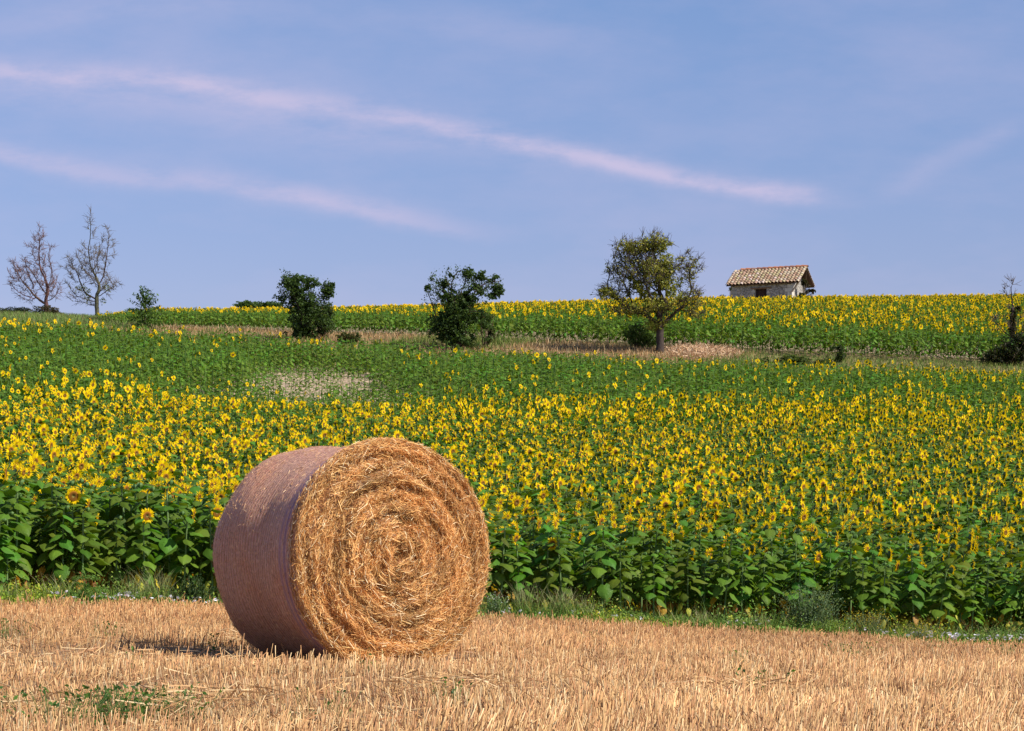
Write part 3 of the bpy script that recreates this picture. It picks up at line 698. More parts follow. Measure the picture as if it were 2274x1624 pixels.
# ------------------------------------------------------------------ verge between stubble and sunflowers
GR = [(.12, .23, .035), (.16, .30, .045), (.09, .17, .03), (.25, .34, .05), (.28, .30, .07)]
n = 80000; x = rng.uniform(-8, 8.6, n); pr_ = px_of(x, 30); off = rng.normal(-.35, .42, n); y = colf(E1D, px_of(x, 30))+off
hh = (.11+.08*lowfreq(x, y, 1.4, 41)+.26*(rng.random(n)**4)*(lowfreq(x, y, 2.5, 44) > 0)).clip(.01, .5)*(1+.6*sm(off, -.6, .3))
P = np.stack([x, y, gz(x, y)+hh*rng.random(n)], 1); k = lowfreq(x, y, 2.2, 55) > -.75; P, xx = P[k], x[k]; n = len(P)
cl = pick(GR, n, .25, [.3, .25, .2, .15, .1]); yel = (xx < -5.4)[:, None] | (lowfreq(xx, P[:, 1], 1.0, 61) > .75)[:, None]
cl = np.where(yel, cl*np.array([1.9, 1.45, .8]), cl)
cover = cards(P, rng.uniform(.02, .05, n), cl)
m = 16000; x = rng.uniform(-8, 8.6, m); y = colf(E1D, px_of(x, 30))+rng.normal(-.2, .4, m); P = np.stack([x, y, gz(x, y)], 1)
gb = blades(P, rng.gamma(5, .035, m).clip(.05, .5), np.full(m, .5), rng.uniform(.004, .009, m), pick(GR+[(.3, .27, .12)], m, .25))
tag(put('verge_weeds', [cover, gb], M_grass), 'low green weeds and grass along the foot of the sunflower rows', 'weeds', kind='stuff')
# bindweed flowers in the verge
fl = []
def flower_at(x, y, z, r):
    mb = MB(); n_ = 9; ti = Matrix.Rotation(random.uniform(-.9, .3), 3, 'X') @ Matrix.Rotation(random.uniform(-.7, .7), 3, 'Y')
    vs = [Vector((x, y, z))]+[Vector((x, y, z))+ti @ Vector((r*math.cos(6.283*i/n_), r*math.sin(6.283*i/n_), r*.55)) for i in range(n_)]
    return vs, [(0, 1+i, 1+(i+1) % n_) for i in range(n_)]
mb = MB()
for (pa, pbb, cnt) in ((40, 480, 70), (480, 800, 4), (1080, 1180, 12), (1350, 1400, 7), (1600, 2000, 16), (2040, 2274, 90), (1180, 1700, 8)):
    cl_ = [random.uniform(pa, pbb) for _ in range(max(3, cnt//4))]
    for i in range(cnt):
        p_ = random.choice(cl_)+random.gauss(0, 24); d = float(colf(E1D, p_))-random.uniform(.5, 1.05); x_ = (p_-CX)*d/K; z_ = float(gz(x_, d))+random.uniform(.09, .17)
        mb.add(*flower_at(x_, d, z_, random.uniform(.015, .030)), (.86, .84, .9))
tag(mb.build('bindweed_flowers', M_white), 'small white bindweed flowers scattered through the low verge', 'flowers', kind='stuff')

def grass_tuft(px, off, H, n, label, lean=.55, cols=GR):
    d = float(colf(E1D, px))+off; x0 = (px-CX)*d/K; z0 = float(gz(x0, d)); P = np.stack([rng.normal(0, .09, n), rng.normal(0, .07, n), np.zeros(n)], 1)
    b = blades(P, H*rng.uniform(.45, 1.05, n), np.full(n, lean), rng.uniform(.004, .009, n), pick(cols, n, .2), pick([(.26, .30, .1), (.4, .36, .18)], n, .2))
    o = put('grass_tuft', [b], M_grass); o.location = (x0, d, z0); tag(o, label, 'grass tuft', 'grass tufts in the verge')
for px, off, H, n, lab in (
    (1170, -.6, .62, 150, 'tall loose grass tuft just right of the bale'), (1245, -.55, .55, 170, 'widest seeding grass tuft, second to the right of the bale'),
    (1305, -.5, .48, 110, 'third grass tuft to the right of the bale, leaning wide'), (1560, -.6, .34, 120, 'short grass tuft below the yellowed hanging leaves'),
    (1690, -.6, .3, 100, 'short grass tuft left of the grey-green bushy weed'), (295, -.6, .5, 90, 'grass tuft between the umbel weed and the dark round weed'),
    (345, -.65, .62, 130, 'tall grass tuft immediately left of the dark round weed'), (130, -.5, .45, 100, 'grass tuft left of the umbel weed near the left edge'),
    (20, -.4, .4, 80, 'grass tuft at the far left edge of the verge'), (2215, -.5, .35, 90, 'grass tuft by the right edge among white flowers')):
    grass_tuft(px, off, H, n, lab)

def weed_bush(name, px, off, rx, rz, n, ls, cols, label, dots=None, stems=40):
    """bushy weed: thin stems fanning up, small leaves spread through an uneven dome"""
    d = float(colf(E1D, px))+off; x0 = (px-CX)*d/K; z0 = float(gz(x0, d))
    root = empty(name, (x0, d, z0)); tag(root, label, 'weed')
    tips = np.stack([rng.normal(0, rx*.55, stems), rng.normal(0, rx*.4, stems), rz*rng.uniform(.45, 1.08, stems)], 1); P0 = tips*np.array([.15, .15, 0])
    q = rng.integers(0, stems, n); s = rng.random(n)**.6; P = P0[q]*(1-s)[:, None]+tips[q]*s[:, None]+rng.normal(0, rx*.13, (n, 3)); P[:, 2] = np.abs(P[:, 2])
    put('stems', [prisms(P0, tips, np.full(stems, .004), np.full(stems, .002), pick([(.14, .18, .07)], stems), pick([(.14, .2, .07)], stems))], M_grass, root)
    put('foliage', [cards(P, rng.uniform(.6, 1.3, n)*ls, pick(cols, n, .3))], M_foli, root)
    if dots:
        m = dots[0]; q = rng.integers(0, stems, m); P = tips[q]+rng.normal(0, rx*.12, (m, 3)); put('flowers', [cards(P, np.full(m, dots[2]), pick([dots[1]], m, .2), 1, 1)], M_white, root)['kind'] = 'stuff'
weed_bush('bushy_weed', 1798, -.55, .33, .62, 4200, .03, [(.12, .19, .09), (.16, .23, .11), (.08, .13, .06)], 'tall grey-green bushy weed with tiny buds against the sunflower stems', (120, (.5, .33, .05), .012), 70)
weed_bush('round_weed', 425, -.6, .22, .40, 3200, .03, [(.03, .06, .018), (.045, .085, .025)], 'dark round weed at the verge left of the bale', None, 50)
weed_bush('bushy_weed', 1845, -.8, .28, .22, 1800, .026, [(.18, .29, .05), (.24, .32, .06)], 'light green feathery weed at the foot of the tall grey-green one')
weed_bush('yellow_flowered_weed', 1930, -.75, .28, .36, 1100, .022, [(.14, .17, .06), (.22, .2, .07)], 'airy weed with tiny yellow flowers right of the tall grey-green one', (420, (.6, .48, .03), .014), 70)
weed_bush('yellow_flowered_weed', 2045, -.75, .3, .26, 800, .022, [(.14, .17, .06), (.22, .2, .07)], 'low yellow-flowered weed, the one nearer the right edge', (300, (.6, .48, .03), .014), 60)
weed_bush('white_flowered_weed', 1100, -.6, .13, .34, 1000, .025, [(.11, .19, .07), (.14, .22, .09)], 'pale weed with white blossoms tucked against the right of the bale', (120, (.75, .78, .65), .012), 40)
# umbel weed in two tiers
d = float(colf(E1D, 187))-.6; x0 = (187-CX)*d/K; um = empty('umbel_weed', (x0, d, float(gz(x0, d)))); tag(um, 'flat-topped green umbel weed in tiers left of the dark round weed', 'weed')
ps = []; st = []
for (ux_, uzz, ur) in ((.02, .36, .17), (-.06, .27, .14), (.12, .22, .16), (-.1, .14, .12), (.1, .1, .13)):
    q = 420; r = ur*np.sqrt(rng.random(q)); a = rng.uniform(0, 6.28, q); ps.append(np.stack([ux_+r*np.cos(a), r*np.sin(a)*.7, uzz-.25*r*r/ur+rng.normal(0, .01, q)], 1)); st.append((ux_, uzz))
P = np.concatenate(ps); put('foliage', [cards(P, rng.uniform(.015, .03, len(P)), pick([(.10, .20, .04), (.15, .26, .05)], len(P), .2), 2)], M_foli, um)
S0 = np.zeros((5, 3)); S1 = np.array([[a, 0, b-.01] for a, b in st]); put('stems', [prisms(S0, S1, np.full(5, .006), np.full(5, .004), pick([(.12, .2, .06)], 5), pick([(.12, .2, .06)], 5))], M_grass, um)

# small weeds growing in the stubble
def stubble_weed(px, py, s, n, label, H=.17):
    g = hit(px, py, 7, 30); P = np.stack([rng.normal(0, s, n), rng.normal(0, s*.8, n), rng.uniform(.02, H, n)], 1)
    o = put('stubble_weed', [cards(P, rng.uniform(.015, .034, n), pick([(.07, .16, .03), (.10, .2, .035), (.05, .12, .03)], n, .25)),
        prisms(P*np.array([.5, .5, 0]), P, np.full(n, .0012), np.full(n, .001), pick([(.12, .2, .05)], n), pick([(.12, .2, .05)], n))], M_foli)
    o.location = g; tag(o, label, 'weed', 'small green weeds in the stubble')
for px, py, s, n, lab in (
    (262, 1612, .10, 230, 'largest green weed patch in the stubble, bottom left corner'), (375, 1612, .12, 110, 'weed right of the largest patch at the bottom edge'),
    (120, 1622, .16, 130, 'weed clump on the bottom edge left of the largest patch'), (475, 1440+16, .05, 30, 'small weed in the stubble beside the tip of the bale shadow'),
    (300, 1500, .04, 14, 'single yellowish seedling left of the bale shadow front'), (700, 1618, .08, 30, 'weed at the bottom edge below the bale'),
    (815, 1500, .05, 26, 'seedling in front of the bale, below its face'), (1000, 1590, .05, 28, 'weed beside the dropped straw wisp below the bale'),
    (1315, 1435, .06, 34, 'weed in the far stubble right of the bale'), (1640, 1500, .06, 40, 'weed in the middle of the right stubble'),
    (1690, 1560, .08, 60, 'darker weed beside the straw wisp on the right'), (1885, 1470, .12, 80, 'spread out weed in the far right stubble'),
    (2080, 1455, .1, 60, 'weed near the verge in the far right stubble'), (2240, 1468, .1, 60, 'weed at the right edge of the stubble'),
    (230, 1425, .07, 40, 'weed in the far stubble left of the bale shadow'), (20, 1425, .1, 60, 'weed at the left edge of the far stubble')):
    stubble_weed(px, py, s, n, lab)

# ------------------------------------------------------------------ grassy bank between the two fields
BKC = [(.46, .27, .12), (.52, .34, .16), (.34, .19, .08), (.6, .43, .23), (.22, .18, .07)]
BKG = [(.14, .22, .04), (.20, .26, .05), (.10, .16, .03), (.26, .25, .07)]
n = 66000; p_ = rng.uniform(-420, 2700, n); f = rng.uniform(-.12, 1.04, n); d = colf(FED, p_)*(1-f)+colf(BTD, p_)*f; x = (p_-CX)*d/K; P = np.stack([x, d, gz(x, d)], 1)
lf = lowfreq(x, d, .55, 71); green = (sm(p_, 1560, 1720)+.55*sm(260-p_, 0, 120)+1.0*sm(lf, .1, .5)).clip(0, 1); isg = rng.random(n) < green
c = np.where(isg[:, None], pick(BKG, n, .25), pick(BKC, n, .2)); H = rng.gamma(6, .036, n)*(1+.4*lf).clip(.4, 1.6)*np.where(p_ > 1700, .6, 1)
bk = blades(P, H.clip(.08, .8), np.full(n, .45), rng.uniform(.016, .035, n), c, c*1.15)
tag(put('bank_grass', [bk], M_grass), 'dry brown and olive grass on the bank between the two sunflower fields', 'grass', kind='stuff')
# grassy strip on the skyline at the far left
n = 26000; p_ = rng.uniform(-420, 330, n); d = rng.uniform(112, 141, n); x = (p_-CX)*d/K; P = np.stack([x, d, gz(x, d)], 1)
tag(put('skyline_grass', [blades(P, rng.uniform(.2, .5, n), np.full(n, .4), rng.uniform(.02, .04, n), pick([(.15, .25, .05), (.20, .30, .06), (.26, .26, .1)], n, .2))], M_grass), 'green grass along the skyline behind the bare trees', 'grass', kind='stuff')
# pale flattened straw patch beside the almond tree
g = hit(1560, 783, 95, 106); n = 5200; a = rng.uniform(0, 6.28, n); r = np.sqrt(rng.random(n)); x = g.x+1.75*r*np.cos(a); y = g.y+2.6*r*np.sin(a); zz = .26*(1-r**2)*rng.random(n)**.5
T = rng.normal(0, 1, (n, 3)); T[:, 2] *= .5; P = np.stack([x, y, gz(x, y)+zz], 1)
tag(put('straw_heap', [ribbons(P, T, rng.uniform(.2, .6, n), rng.uniform(.015, .03, n), pick([(.62, .42, .24), (.74, .56, .36), (.5, .3, .17)], n, .2), .1)], M_straw, origin=tuple(g)), 'low heap of pale pinkish straw right of the leafy tree trunk', 'straw heap')

# ------------------------------------------------------------------ trees
def colonize(base, fork, A, step, infl, killd, up=.12, maxit=220, seed=0, wob=.1):
    r = np.random.default_rng(seed); nodes = [np.array(base, float)]; par = [-1]; f = np.array(fork, float)
    k = max(2, int(np.linalg.norm(f-nodes[0])/step))
    for i in range(1, k+1):
        nodes.append(nodes[0]+(f-nodes[0])*i/k+r.normal(0, step*.12, 3)*(i < k)); par.append(len(nodes)-2)
    A = A.copy(); N_ = np.array(nodes); D = np.linalg.norm(A[:, None]-N_[None], axis=2); nd = D.min(1); ni = D.argmin(1)
    for it in range(maxit):
        if len(A) == 0: break
        act = nd < infl
        if not act.any(): act = nd < nd.min()*1.05
        new = []; 
        for q in np.unique(ni[act]):
            s = act & (ni == q); v = unit(A[s]-nodes[q]).sum(0); v = v/max(np.linalg.norm(v), 1e-6)+np.array([0, 0, up])+r.normal(0, wob, 3); v /= np.linalg.norm(v)
            new.append((nodes[q]+v*step, q))
        b = len(nodes); npos = np.array([x_[0] for x_ in new])
        for x_, q in new: nodes.append(x_); par.append(int(q))
        D = np.linalg.norm(A[:, None]-npos[None], axis=2); m = D.min(1); mi_ = D.argmin(1); bt = m < nd; nd = np.where(bt, m, nd); ni = np.where(bt, mi_+b, ni)
        kp = nd > killd; A, nd, ni = A[kp], nd[kp], ni[kp]
        if len(nodes) > 6000: break
    return np.array(nodes), np.array(par)
def skeleton(nodes, par, rtip, rbase, expo=2.2):
    n = len(nodes); ch = [[] for _ in range(n)]
    for i in range(1, n): ch[par[i]].append(i)
    r = np.zeros(n)
    for i in range(n-1, -1, -1): r[i] = (sum(r[c]**expo for c in ch[i]))**(1/expo) if ch[i] else rtip
    g = math.log(rbase/rtip)/max(math.log(r[0]/rtip), 1e-6); r = rtip*(r/rtip)**g
    chains = []; stack = [(0, None)]
    while stack:
        s, pr = stack.pop(); ch_ = ([pr] if pr is not None else [])+[s]; cur = s
        while ch[cur]:
            o_ = sorted(ch[cur], key=lambda c: -r[c]); 
            for c in o_[1:]: stack.append((c, cur))
            cur = o_[0]; ch_.append(cur)
        chains.append(ch_)
    return r, chains, ch
def ell_points(ells, n, base, d, seed, depth=.85, shell=0.0):
    """ells: (px, py, rx, ry, weight) in picture units at distance d -> points about base"""
    r = np.random.default_rng(seed); w_ = np.array([e[2]*e[3]*(e[4] if len(e) > 4 else 1) for e in ells]); w_ = w_/w_.sum(); out = []
    for e, k in zip(ells, r.multinomial(n, w_)):
        v = unit(r.normal(size=(k, 3))); q0, q1 = r.uniform(0, 6, 2); v = v*(1+.22*np.sin(3*v[:, 0:1]*2.2+q0)*np.cos(4*v[:, 2:3]*1.7+q1)+.16*np.sin(9*v[:, 2:3]+7*v[:, 0:1]+q1)+.1*np.sin(15*v[:, 0:1]-11*v[:, 2:3]+5*v[:, 1:2])); v = v*(r.random((k, 1))**(1/3)*(1-shell)+shell); s = d/K
        out.append(np.stack([(e[0]-CX)*s+v[:, 0]*e[2]*s, base[1]+v[:, 1]*e[2]*s*depth, (HY-e[1])*s+v[:, 2]*e[3]*s], 1))
    P = np.concatenate(out); P[:, 0] += 0; return P
def tree(name, label, cat, base, ells, natt, forkh, rbase, rtip, bark, step=.16, infl=1.4, killd=.26, up=.1, seed=1, leaves=None, forkdx=0, group=None, thick=.045, wob=.1, twigs=0, depth=.85):
    """ base: world point; the tree grows from it into the ellipsoid crowns. leaves: list of (ells or None, n, size, cols, near)"""
    d = base.y; b = np.array(base); A = ell_points(ells, natt, b, d, seed, depth)
    fk = b+np.array([forkdx, 0, forkh]); nodes, par = colonize(b-np.array([0, 0, .1]), fk, A, step, infl, killd, up, seed=seed, wob=wob)
    r, chains, ch = skeleton(nodes, par, rtip, rbase); root = empty(name, tuple(base)); tag(root, label, cat, group)
    tr_, br_ = MB(), MB(); rr = random.Random(seed)
    for c in chains:
        pts = [nodes[i]-b for i in c]; rad = [min(float(r[i]), float(r[c[1]]) if len(c) > 1 else 9) if k_ == 0 else float(r[i]) for k_, i in enumerate(c)]
        if len(pts) < 2: continue
        cut = next((k_ for k_, q in enumerate(rad) if q < thick), len(rad))
        cc = [v*rr.uniform(.85, 1.15) for v in bark]
        if cut > 1: tr_.tube(pts[:cut+1] if cut < len(pts) else pts, rad[:cut+1] if cut < len(pts) else rad, 7, cc)
        if cut < len(pts)-1: br_.tube(pts[max(cut-0, 0):], rad[max(cut-0, 0):], 3, cc)
    thin = np.where(r < thick*.5)[0]
    if twigs:
        k_ = rng.choice(thin, twigs); P0 = nodes[k_]-b; dirs = unit(nodes[k_]-nodes[par[k_]]+rng.normal(0, .09, (twigs, 3))+np.array([0, 0, .04])); L = rng.uniform(.12, .42, twigs)[:, None]
        tv = prisms(P0, P0+dirs*L, np.full(twigs, rtip), np.full(twigs, rtip*.6), np.tile(np.array(bark), (twigs, 1)), np.tile(np.array(bark)*1.05, (twigs, 1)))
    flare = MB(); tr_.tube([(0, 0, -.15), (0, 0, .05), (0, 0, .35)], [rbase*1.5, rbase*1.25, rbase*.98], 9, bark, cap=False)
    tr_.build('trunk', M_bark, root, True); bo = br_.build('branches', M_bark, root)
    if twigs: put('twigs', [tv], M_bark, bo)['kind'] = 'stuff'
    if leaves:
        parts = []
        for le, nl, size, cols, spread in leaves:
            if le is None: q = nodes[rng.choice(thin, nl)]; P = q-b+rng.normal(0, spread, (nl, 3))
            else:
                E = ell_points(le, nl*3, b, d, seed+9); f_ = lowfreq(E[:, 0]*1.5+E[:, 2], E[:, 1]-E[:, 2]*1.6, 2.4, seed)+lowfreq(E[:, 2], E[:, 0], 6, seed+1)*.8; E = E[f_ > -.15]; E = E[rng.permutation(len(E))][:nl]
                dn = np.array([np.min(np.linalg.norm(nodes[thin]-e, axis=1)) for e in E[:1]]) ; P = E-b
            parts.append(cards(P, rng.uniform(.6, 1.3, len(P))*size, pick(cols, len(P), .3)))
        put('crown', parts, M_foli, root)
    return root, nodes, r
def shrub(name, label, cat, base, ells, n, size, cols, stemcol=(.10, .075, .05), group=None, stems=26, seed=3, clump=1.0, M=None):
    d = base.y; b = np.array(base); E = ell_points(ells, n*2, b, d, seed, .8, .15)
    f_ = lowfreq(E[:, 0]*2, E[:, 2]*2+E[:, 1], 1.6, seed)+.8*lowfreq(E[:, 2], E[:, 0]+E[:, 1], 5, seed+1); E = E[f_ > -.25*clump]; E = E[rng.permutation(len(E))][:n]; gzz = gz(E[:, 0], E[:, 1]); E[:, 2] = np.maximum(E[:, 2], gzz+.03)
    root = empty(name, tuple(base)); tag(root, label, cat, group)
    S = E[rng.choice(len(E), stems)]-b; S0 = S*np.array([.25, .25, 0]); sc = np.tile(np.array(stemcol), (stems, 1))
    put('stems', [prisms(S0, S*1.04, np.full(stems, .022), np.full(stems, .007), sc, sc)], M_bark, root)
    put('foliage', [cards(E-b, rng.uniform(.6, 1.35, len(E))*size, pick(cols, len(E), .3))], M or M_foli, root)
    return root
DK = [(.045, .085, .022), (.065, .115, .028), (.085, .14, .035), (.03, .055, .016)]
OL = [(.24, .26, .04), (.31, .32, .06), (.38, .34, .08), (.15, .18, .035)]
# bare trees at the far left
b1 = hit(102, 701, 112, 139)
tree('bare_tree', 'smaller reddish bare tree at the far left with wide low limbs', 'tree', b1, [(88, 560, 24, 50), (50, 615, 34, 42), (95, 620, 32, 50), (120, 640, 24, 26), (60, 660, 26, 16, .5)], 620, .9, .125, .010, (.15, .085, .07), .13, 1.2, .2, .16, 4, [(None, 500, .07, [(.16, .07, .05), (.12, .06, .04)], .05)], twigs=1500)
b2 = hit(215, 712, 108, 139)
tree('bare_tree', 'taller grey bare tree, second from the left edge, reaching highest', 'tree', b2, [(202, 510, 13, 42), (240, 545, 16, 44), (205, 585, 36, 52), (165, 600, 26, 34), (240, 635, 30, 22), (175, 660, 26, 18, .5), (160, 650, 20, 14, .5)], 720, 1.4, .12, .009, (.12, .095, .075), .13, 1.2, .2, .18, 8, [([(180, 640, 16, 18), (196, 655, 8, 24), (236, 640, 10, 12), (228, 668, 8, 8)], 480, .10, DK+OL, .05), (None, 260, .07, OL, .05)], twigs=1700)
# small tree of heaven
b3 = hit(322, 732, 104, 112.5); root = empty('feathery_tree', tuple(b3)); root.scale = (1.12, 1.12, 1.12); tag(root, 'small feathery sapling with palm-like fronds left of the field corner', 'sapling')
P = []; st = MB(); st.tube([(0, 0, -.1), (0, .02, .7), (.03, 0, 1.3)], [.04, .03, .02], 6, (.12, .1, .06)); st.build('trunk', M_bark, root, True)
for i in range(58):
    f = i/57; a = i*2.4; el = -.1+1.35*f**2+rng.normal(0, .15); L = rng.uniform(.75, 1.0)*(1.12-.4*f); z0 = .12+1.12*f; q = np.linspace(.15, 1, 30)
    dx = np.cos(a)*np.cos(el); dy = np.sin(a)*np.cos(el); P.append(np.stack([dx*q*L, dy*q*L, z0+np.sin(el)*q*L-.2*q*q*L*(1-f)], 1)+rng.normal(0, .035, (30, 3)))
P = np.concatenate(P); put('crown', [cards(P, rng.uniform(.10, .18, len(P)), pick(DK+[(.08, .16, .03), (.14, .24, .04)], len(P), .25), .8, .4)], M_foli, root)
# dense dark tree
b4 = hit(676, 757, 96, 111)
tree('bushy_tree', 'dense dark leafy tree with a ragged top left of centre', 'tree', b4, [(660, 645, 44, 36), (684, 700, 46, 40), (730, 640, 13, 20), (705, 660, 25, 30)], 420, .5, .13, .012, (.06, .05, .04), .16, 1.3, .26, .08, 12,
     [([(658, 642, 42, 30), (645, 655, 30, 18), (682, 672, 46, 32), (680, 712, 44, 38), (700, 722, 38, 26), (729, 645, 14, 16), (738, 632, 6, 6), (655, 735, 22, 18), (680, 742, 32, 14), (650, 632, 26, 18), (690, 632, 22, 16)], 13500, .12, DK, .1), (None, 3200, .11, DK+[(.07, .10, .03)], .11)])
shrub('shrub', 'grey-green shrub pressed against the right side of the dense dark tree', 'shrub', hit(718, 752, 96, 111), [(718, 715, 24, 34), (728, 690, 12, 18)], 2400, .1, [(.07, .11, .04), (.05, .08, .03)], seed=31)
# open topped tree
b5 = hit(1018, 778, 94, 107)
tree('open_topped_tree', 'dark tree with a bushy foot and thin see-through top branches', 'tree', b5, [(985, 635, 38, 34), (1060, 632, 50, 34), (1020, 615, 36, 26), (1018, 680, 55, 40), (1100, 628, 22, 22), (950, 660, 14, 22), (1000, 730, 46, 30)], 560, .5, .14, .012, (.075, .055, .045), .16, 1.2, .24, .14, 17,
     [([(1010, 700, 52, 34), (985, 725, 36, 30), (1030, 735, 52, 42), (1060, 715, 34, 34), (1000, 760, 44, 18), (1025, 665, 30, 26), (1000, 655, 34, 24), (1050, 665, 40, 26)], 15500, .115, DK, .1), (None, 3000, .10, DK+[(.07, .11, .03), (.09, .13, .03)], .09), ([(1000, 620, 10, 14), (1040, 608, 16, 12), (1072, 612, 18, 12), (1098, 618, 20, 12), (1106, 645, 14, 16), (1090, 660, 12, 10), (968, 622, 14, 12), (950, 640, 8, 10), (1060, 640, 14, 10)], 3000, .11, DK+[(.06, .1, .03)], .1)])
shrub('shrub', 'reddish-green shrub leaning on the right foot of the see-through topped tree', 'shrub', hit(1075, 772, 94, 106), [(1075, 722, 22, 38), (1085, 745, 14, 22)], 2000, .09, [(.08, .10, .03), (.12, .09, .04), (.05, .08, .025)], seed=37)
# half bare almond tree
b6 = hit(1466, 784, 93, 104)
tree('leafy_tree', 'largest tree, olive green and half bare, on a dark trunk beside the straw heap', 'tree', b6,
     [(1403, 560, 46, 32), (1455, 545, 34, 26), (1526, 595, 34, 38), (1438, 610, 62, 40), (1360, 650, 34, 22), (1532, 665, 34, 30), (1380, 600, 34, 30), (1400, 690, 50, 14), (1540, 700, 30, 12, .6), (1470, 690, 40, 30, .5)], 1500, .95, .17, .009, (.06, .046, .04), .13, 1.1, .17, .10, 23,
     [([(1455, 545, 34, 20), (1405, 552, 40, 16), (1440, 605, 46, 32), (1410, 640, 44, 36), (1478, 590, 20, 28), (1470, 640, 42, 36), (1358, 652, 36, 16), (1500, 668, 36, 22), (1430, 680, 60, 16), (1455, 720, 26, 16, .6)], 9500, .12, OL, .1), (None, 5500, .10, OL+[(.14, .11, .05)], .08)], thick=.05, twigs=3600, wob=.16)
shrub('shrub', 'dark green shrub hanging down behind the left of the largest tree', 'shrub', hit(1420, 775, 95, 105), [(1418, 742, 30, 28), (1445, 755, 18, 16)], 3000, .1, [(.08, .14, .035), (.12, .19, .045)], seed=41)
# right hand edge
b7 = hit(2248, 808, 92, 101)
tree('ivy_clad_tree', 'dead tree with an ivy-clad trunk rising from dark scrub at the right edge', 'tree', b7, [(2236, 640, 16, 24), (2256, 640, 10, 22), (2225, 720, 30, 30, .6), (2275, 720, 25, 36, .6), (2250, 690, 14, 30)], 170, 1.2, .1, .010, (.10, .075, .06), .14, 1.4, .26, .14, 29,
     [([(2248, 740, 10, 44), (2250, 700, 7, 22), (2262, 685, 7, 9)], 1500, .09, [(.05, .045, .02), (.07, .06, .03), (.035, .04, .018)], .1)], twigs=260)
shrub('shrub', 'dark scrub spreading around the ivy-clad trunk at the right edge', 'shrub', hit(2235, 812, 92, 100), [(2210, 793, 28, 18), (2245, 782, 30, 28), (2275, 772, 24, 36)], 5200, .11, [(.022, .035, .014), (.035, .05, .018), (.05, .045, .02)], seed=43, stems=50)
shrub('shrub', 'small dark shrub alone on the bank left of the right edge scrub', 'shrub', hit(1862, 806, 92, 101), [(1862, 788, 14, 20), (1856, 778, 12, 10)], 1300, .1, [(.06, .09, .03), (.08, .12, .035)], seed=47)
shrub('low_bramble', 'low yellowish green bramble on the bank under the stone hut', 'bramble', hit(1770, 808, 92, 101), [(1745, 800, 44, 10), (1805, 806, 42, 11), (1700, 800, 30, 6)], 5200, .1, [(.08, .12, .025), (.12, .16, .035), (.05, .08, .02)], seed=53, stems=30)
shrub('low_bramble', 'low dark green bramble on the dry bank between the two dark trees', 'bramble', hit(780, 768, 95, 110), [(775, 752, 26, 12)], 1600, .1, [(.07, .10, .025), (.05, .07, .02), (.14, .11, .04)], seed=59)
shrub('hedge_bush', 'low green bushes rising over the skyline left of the dense dark tree', 'bush', Vector((*at(565, 141), float(gz(*at(565, 141))))), [(548, 678, 26, 9), (590, 679, 40, 8)], 4200, .13, [(.06, .11, .03), (.08, .14, .035)], seed=61)
shrub('brush', 'dry brown brush around the foot of the smaller bare tree', 'brush', hit(95, 703, 110, 139), [(98, 692, 34, 13), (120, 696, 16, 10)], 2600, .09, [(.10, .08, .045), (.13, .10, .06), (.06, .07, .03)], seed=67, stems=60)
shrub('brush', 'low olive brush at the far left end of the skyline', 'brush', hit(20, 704, 110, 139), [(15, 692, 40, 8), (50, 690, 20, 7)], 2200, .09, [(.10, .11, .05), (.07, .09, .035)], seed=71, stems=40)
shrub('brush', 'thin reddish brush beside the foot of the taller bare tree', 'brush', hit(240, 722, 106, 130), [(240, 712, 28, 9), (205, 712, 20, 7)], 1500, .08, [(.13, .11, .06), (.09, .11, .04)], seed=73, stems=40)

# ------------------------------------------------------------------ stone hut on the crest
HD = 144.0; PSI = math.radians(-26); WL, WW = 3.98, 2.6; fcx = (1690-CX)*HD/K; 
hutc = Vector((fcx, HD, 0))+Vector((math.sin(-PSI)*WW/2, math.cos(PSI)*WW/2, 0)); hz = float(gz(hutc.x, hutc.y))-.25
EAVE = (HY-627)*HD/K-hz; RISE = .90
hut = empty('stone_hut', (hutc.x, hutc.y, hz), PSI); tag(hut, 'small old stone hut with a tiled gable roof on the crest of the hill', 'hut')
M_stone = bpy.data.materials.new('rubble_stone'); M_stone.use_nodes = True; t = NT(M_stone.node_tree); p = M_stone.node_tree.nodes['Principled BSDF']; tco = t.n('ShaderNodeTexCoord')
vo = t.n('ShaderNodeTexVoronoi'); vo.inputs['Scale'].default_value = 4.2; mp = t.n('ShaderNodeMapping'); mp.inputs['Scale'].default_value = (1, 1, 1.5); t.l(tco.outputs['Object'], mp.inputs[0]); t.l(mp.outputs[0], vo.inputs['Vector'])
ve = t.n('ShaderNodeTexVoronoi', feature='DISTANCE_TO_EDGE'); ve.inputs['Scale'].default_value = 4.2; t.l(mp.outputs[0], ve.inputs['Vector'])
sc_ = t.n('ShaderNodeSeparateColor'); t.l(vo.outputs['Color'], sc_.inputs[0])
nz = t.n('ShaderNodeTexNoise'); nz.inputs['Scale'].default_value = 9; nz.inputs['Detail'].default_value = 6; t.l(tco.outputs['Object'], nz.inputs['Vector'])
stc = t.mix(sc_.outputs[0], (.22, .20, .18), (.44, .41, .36)); stc = t.mix(t.m('MULTIPLY_ADD', nz.outputs[0], 2.4, -.9, clamp=True), stc, (.52, .49, .44))
ed = t.m('MULTIPLY', ve.outputs['Distance'], 14, clamp=True); stc = t.mix(ed, (.26, .22, .18), stc); t.l(stc, p.inputs['Base Color']); p.inputs['Roughness'].default_value = .95
bp = t.n('ShaderNodeBump'); bp.inputs['Strength'].default_value = .8; bp.inputs['Distance'].default_value = .06; t.l(ed, bp.inputs['Height']); t.l(bp.outputs[0], p.inputs['Normal'])
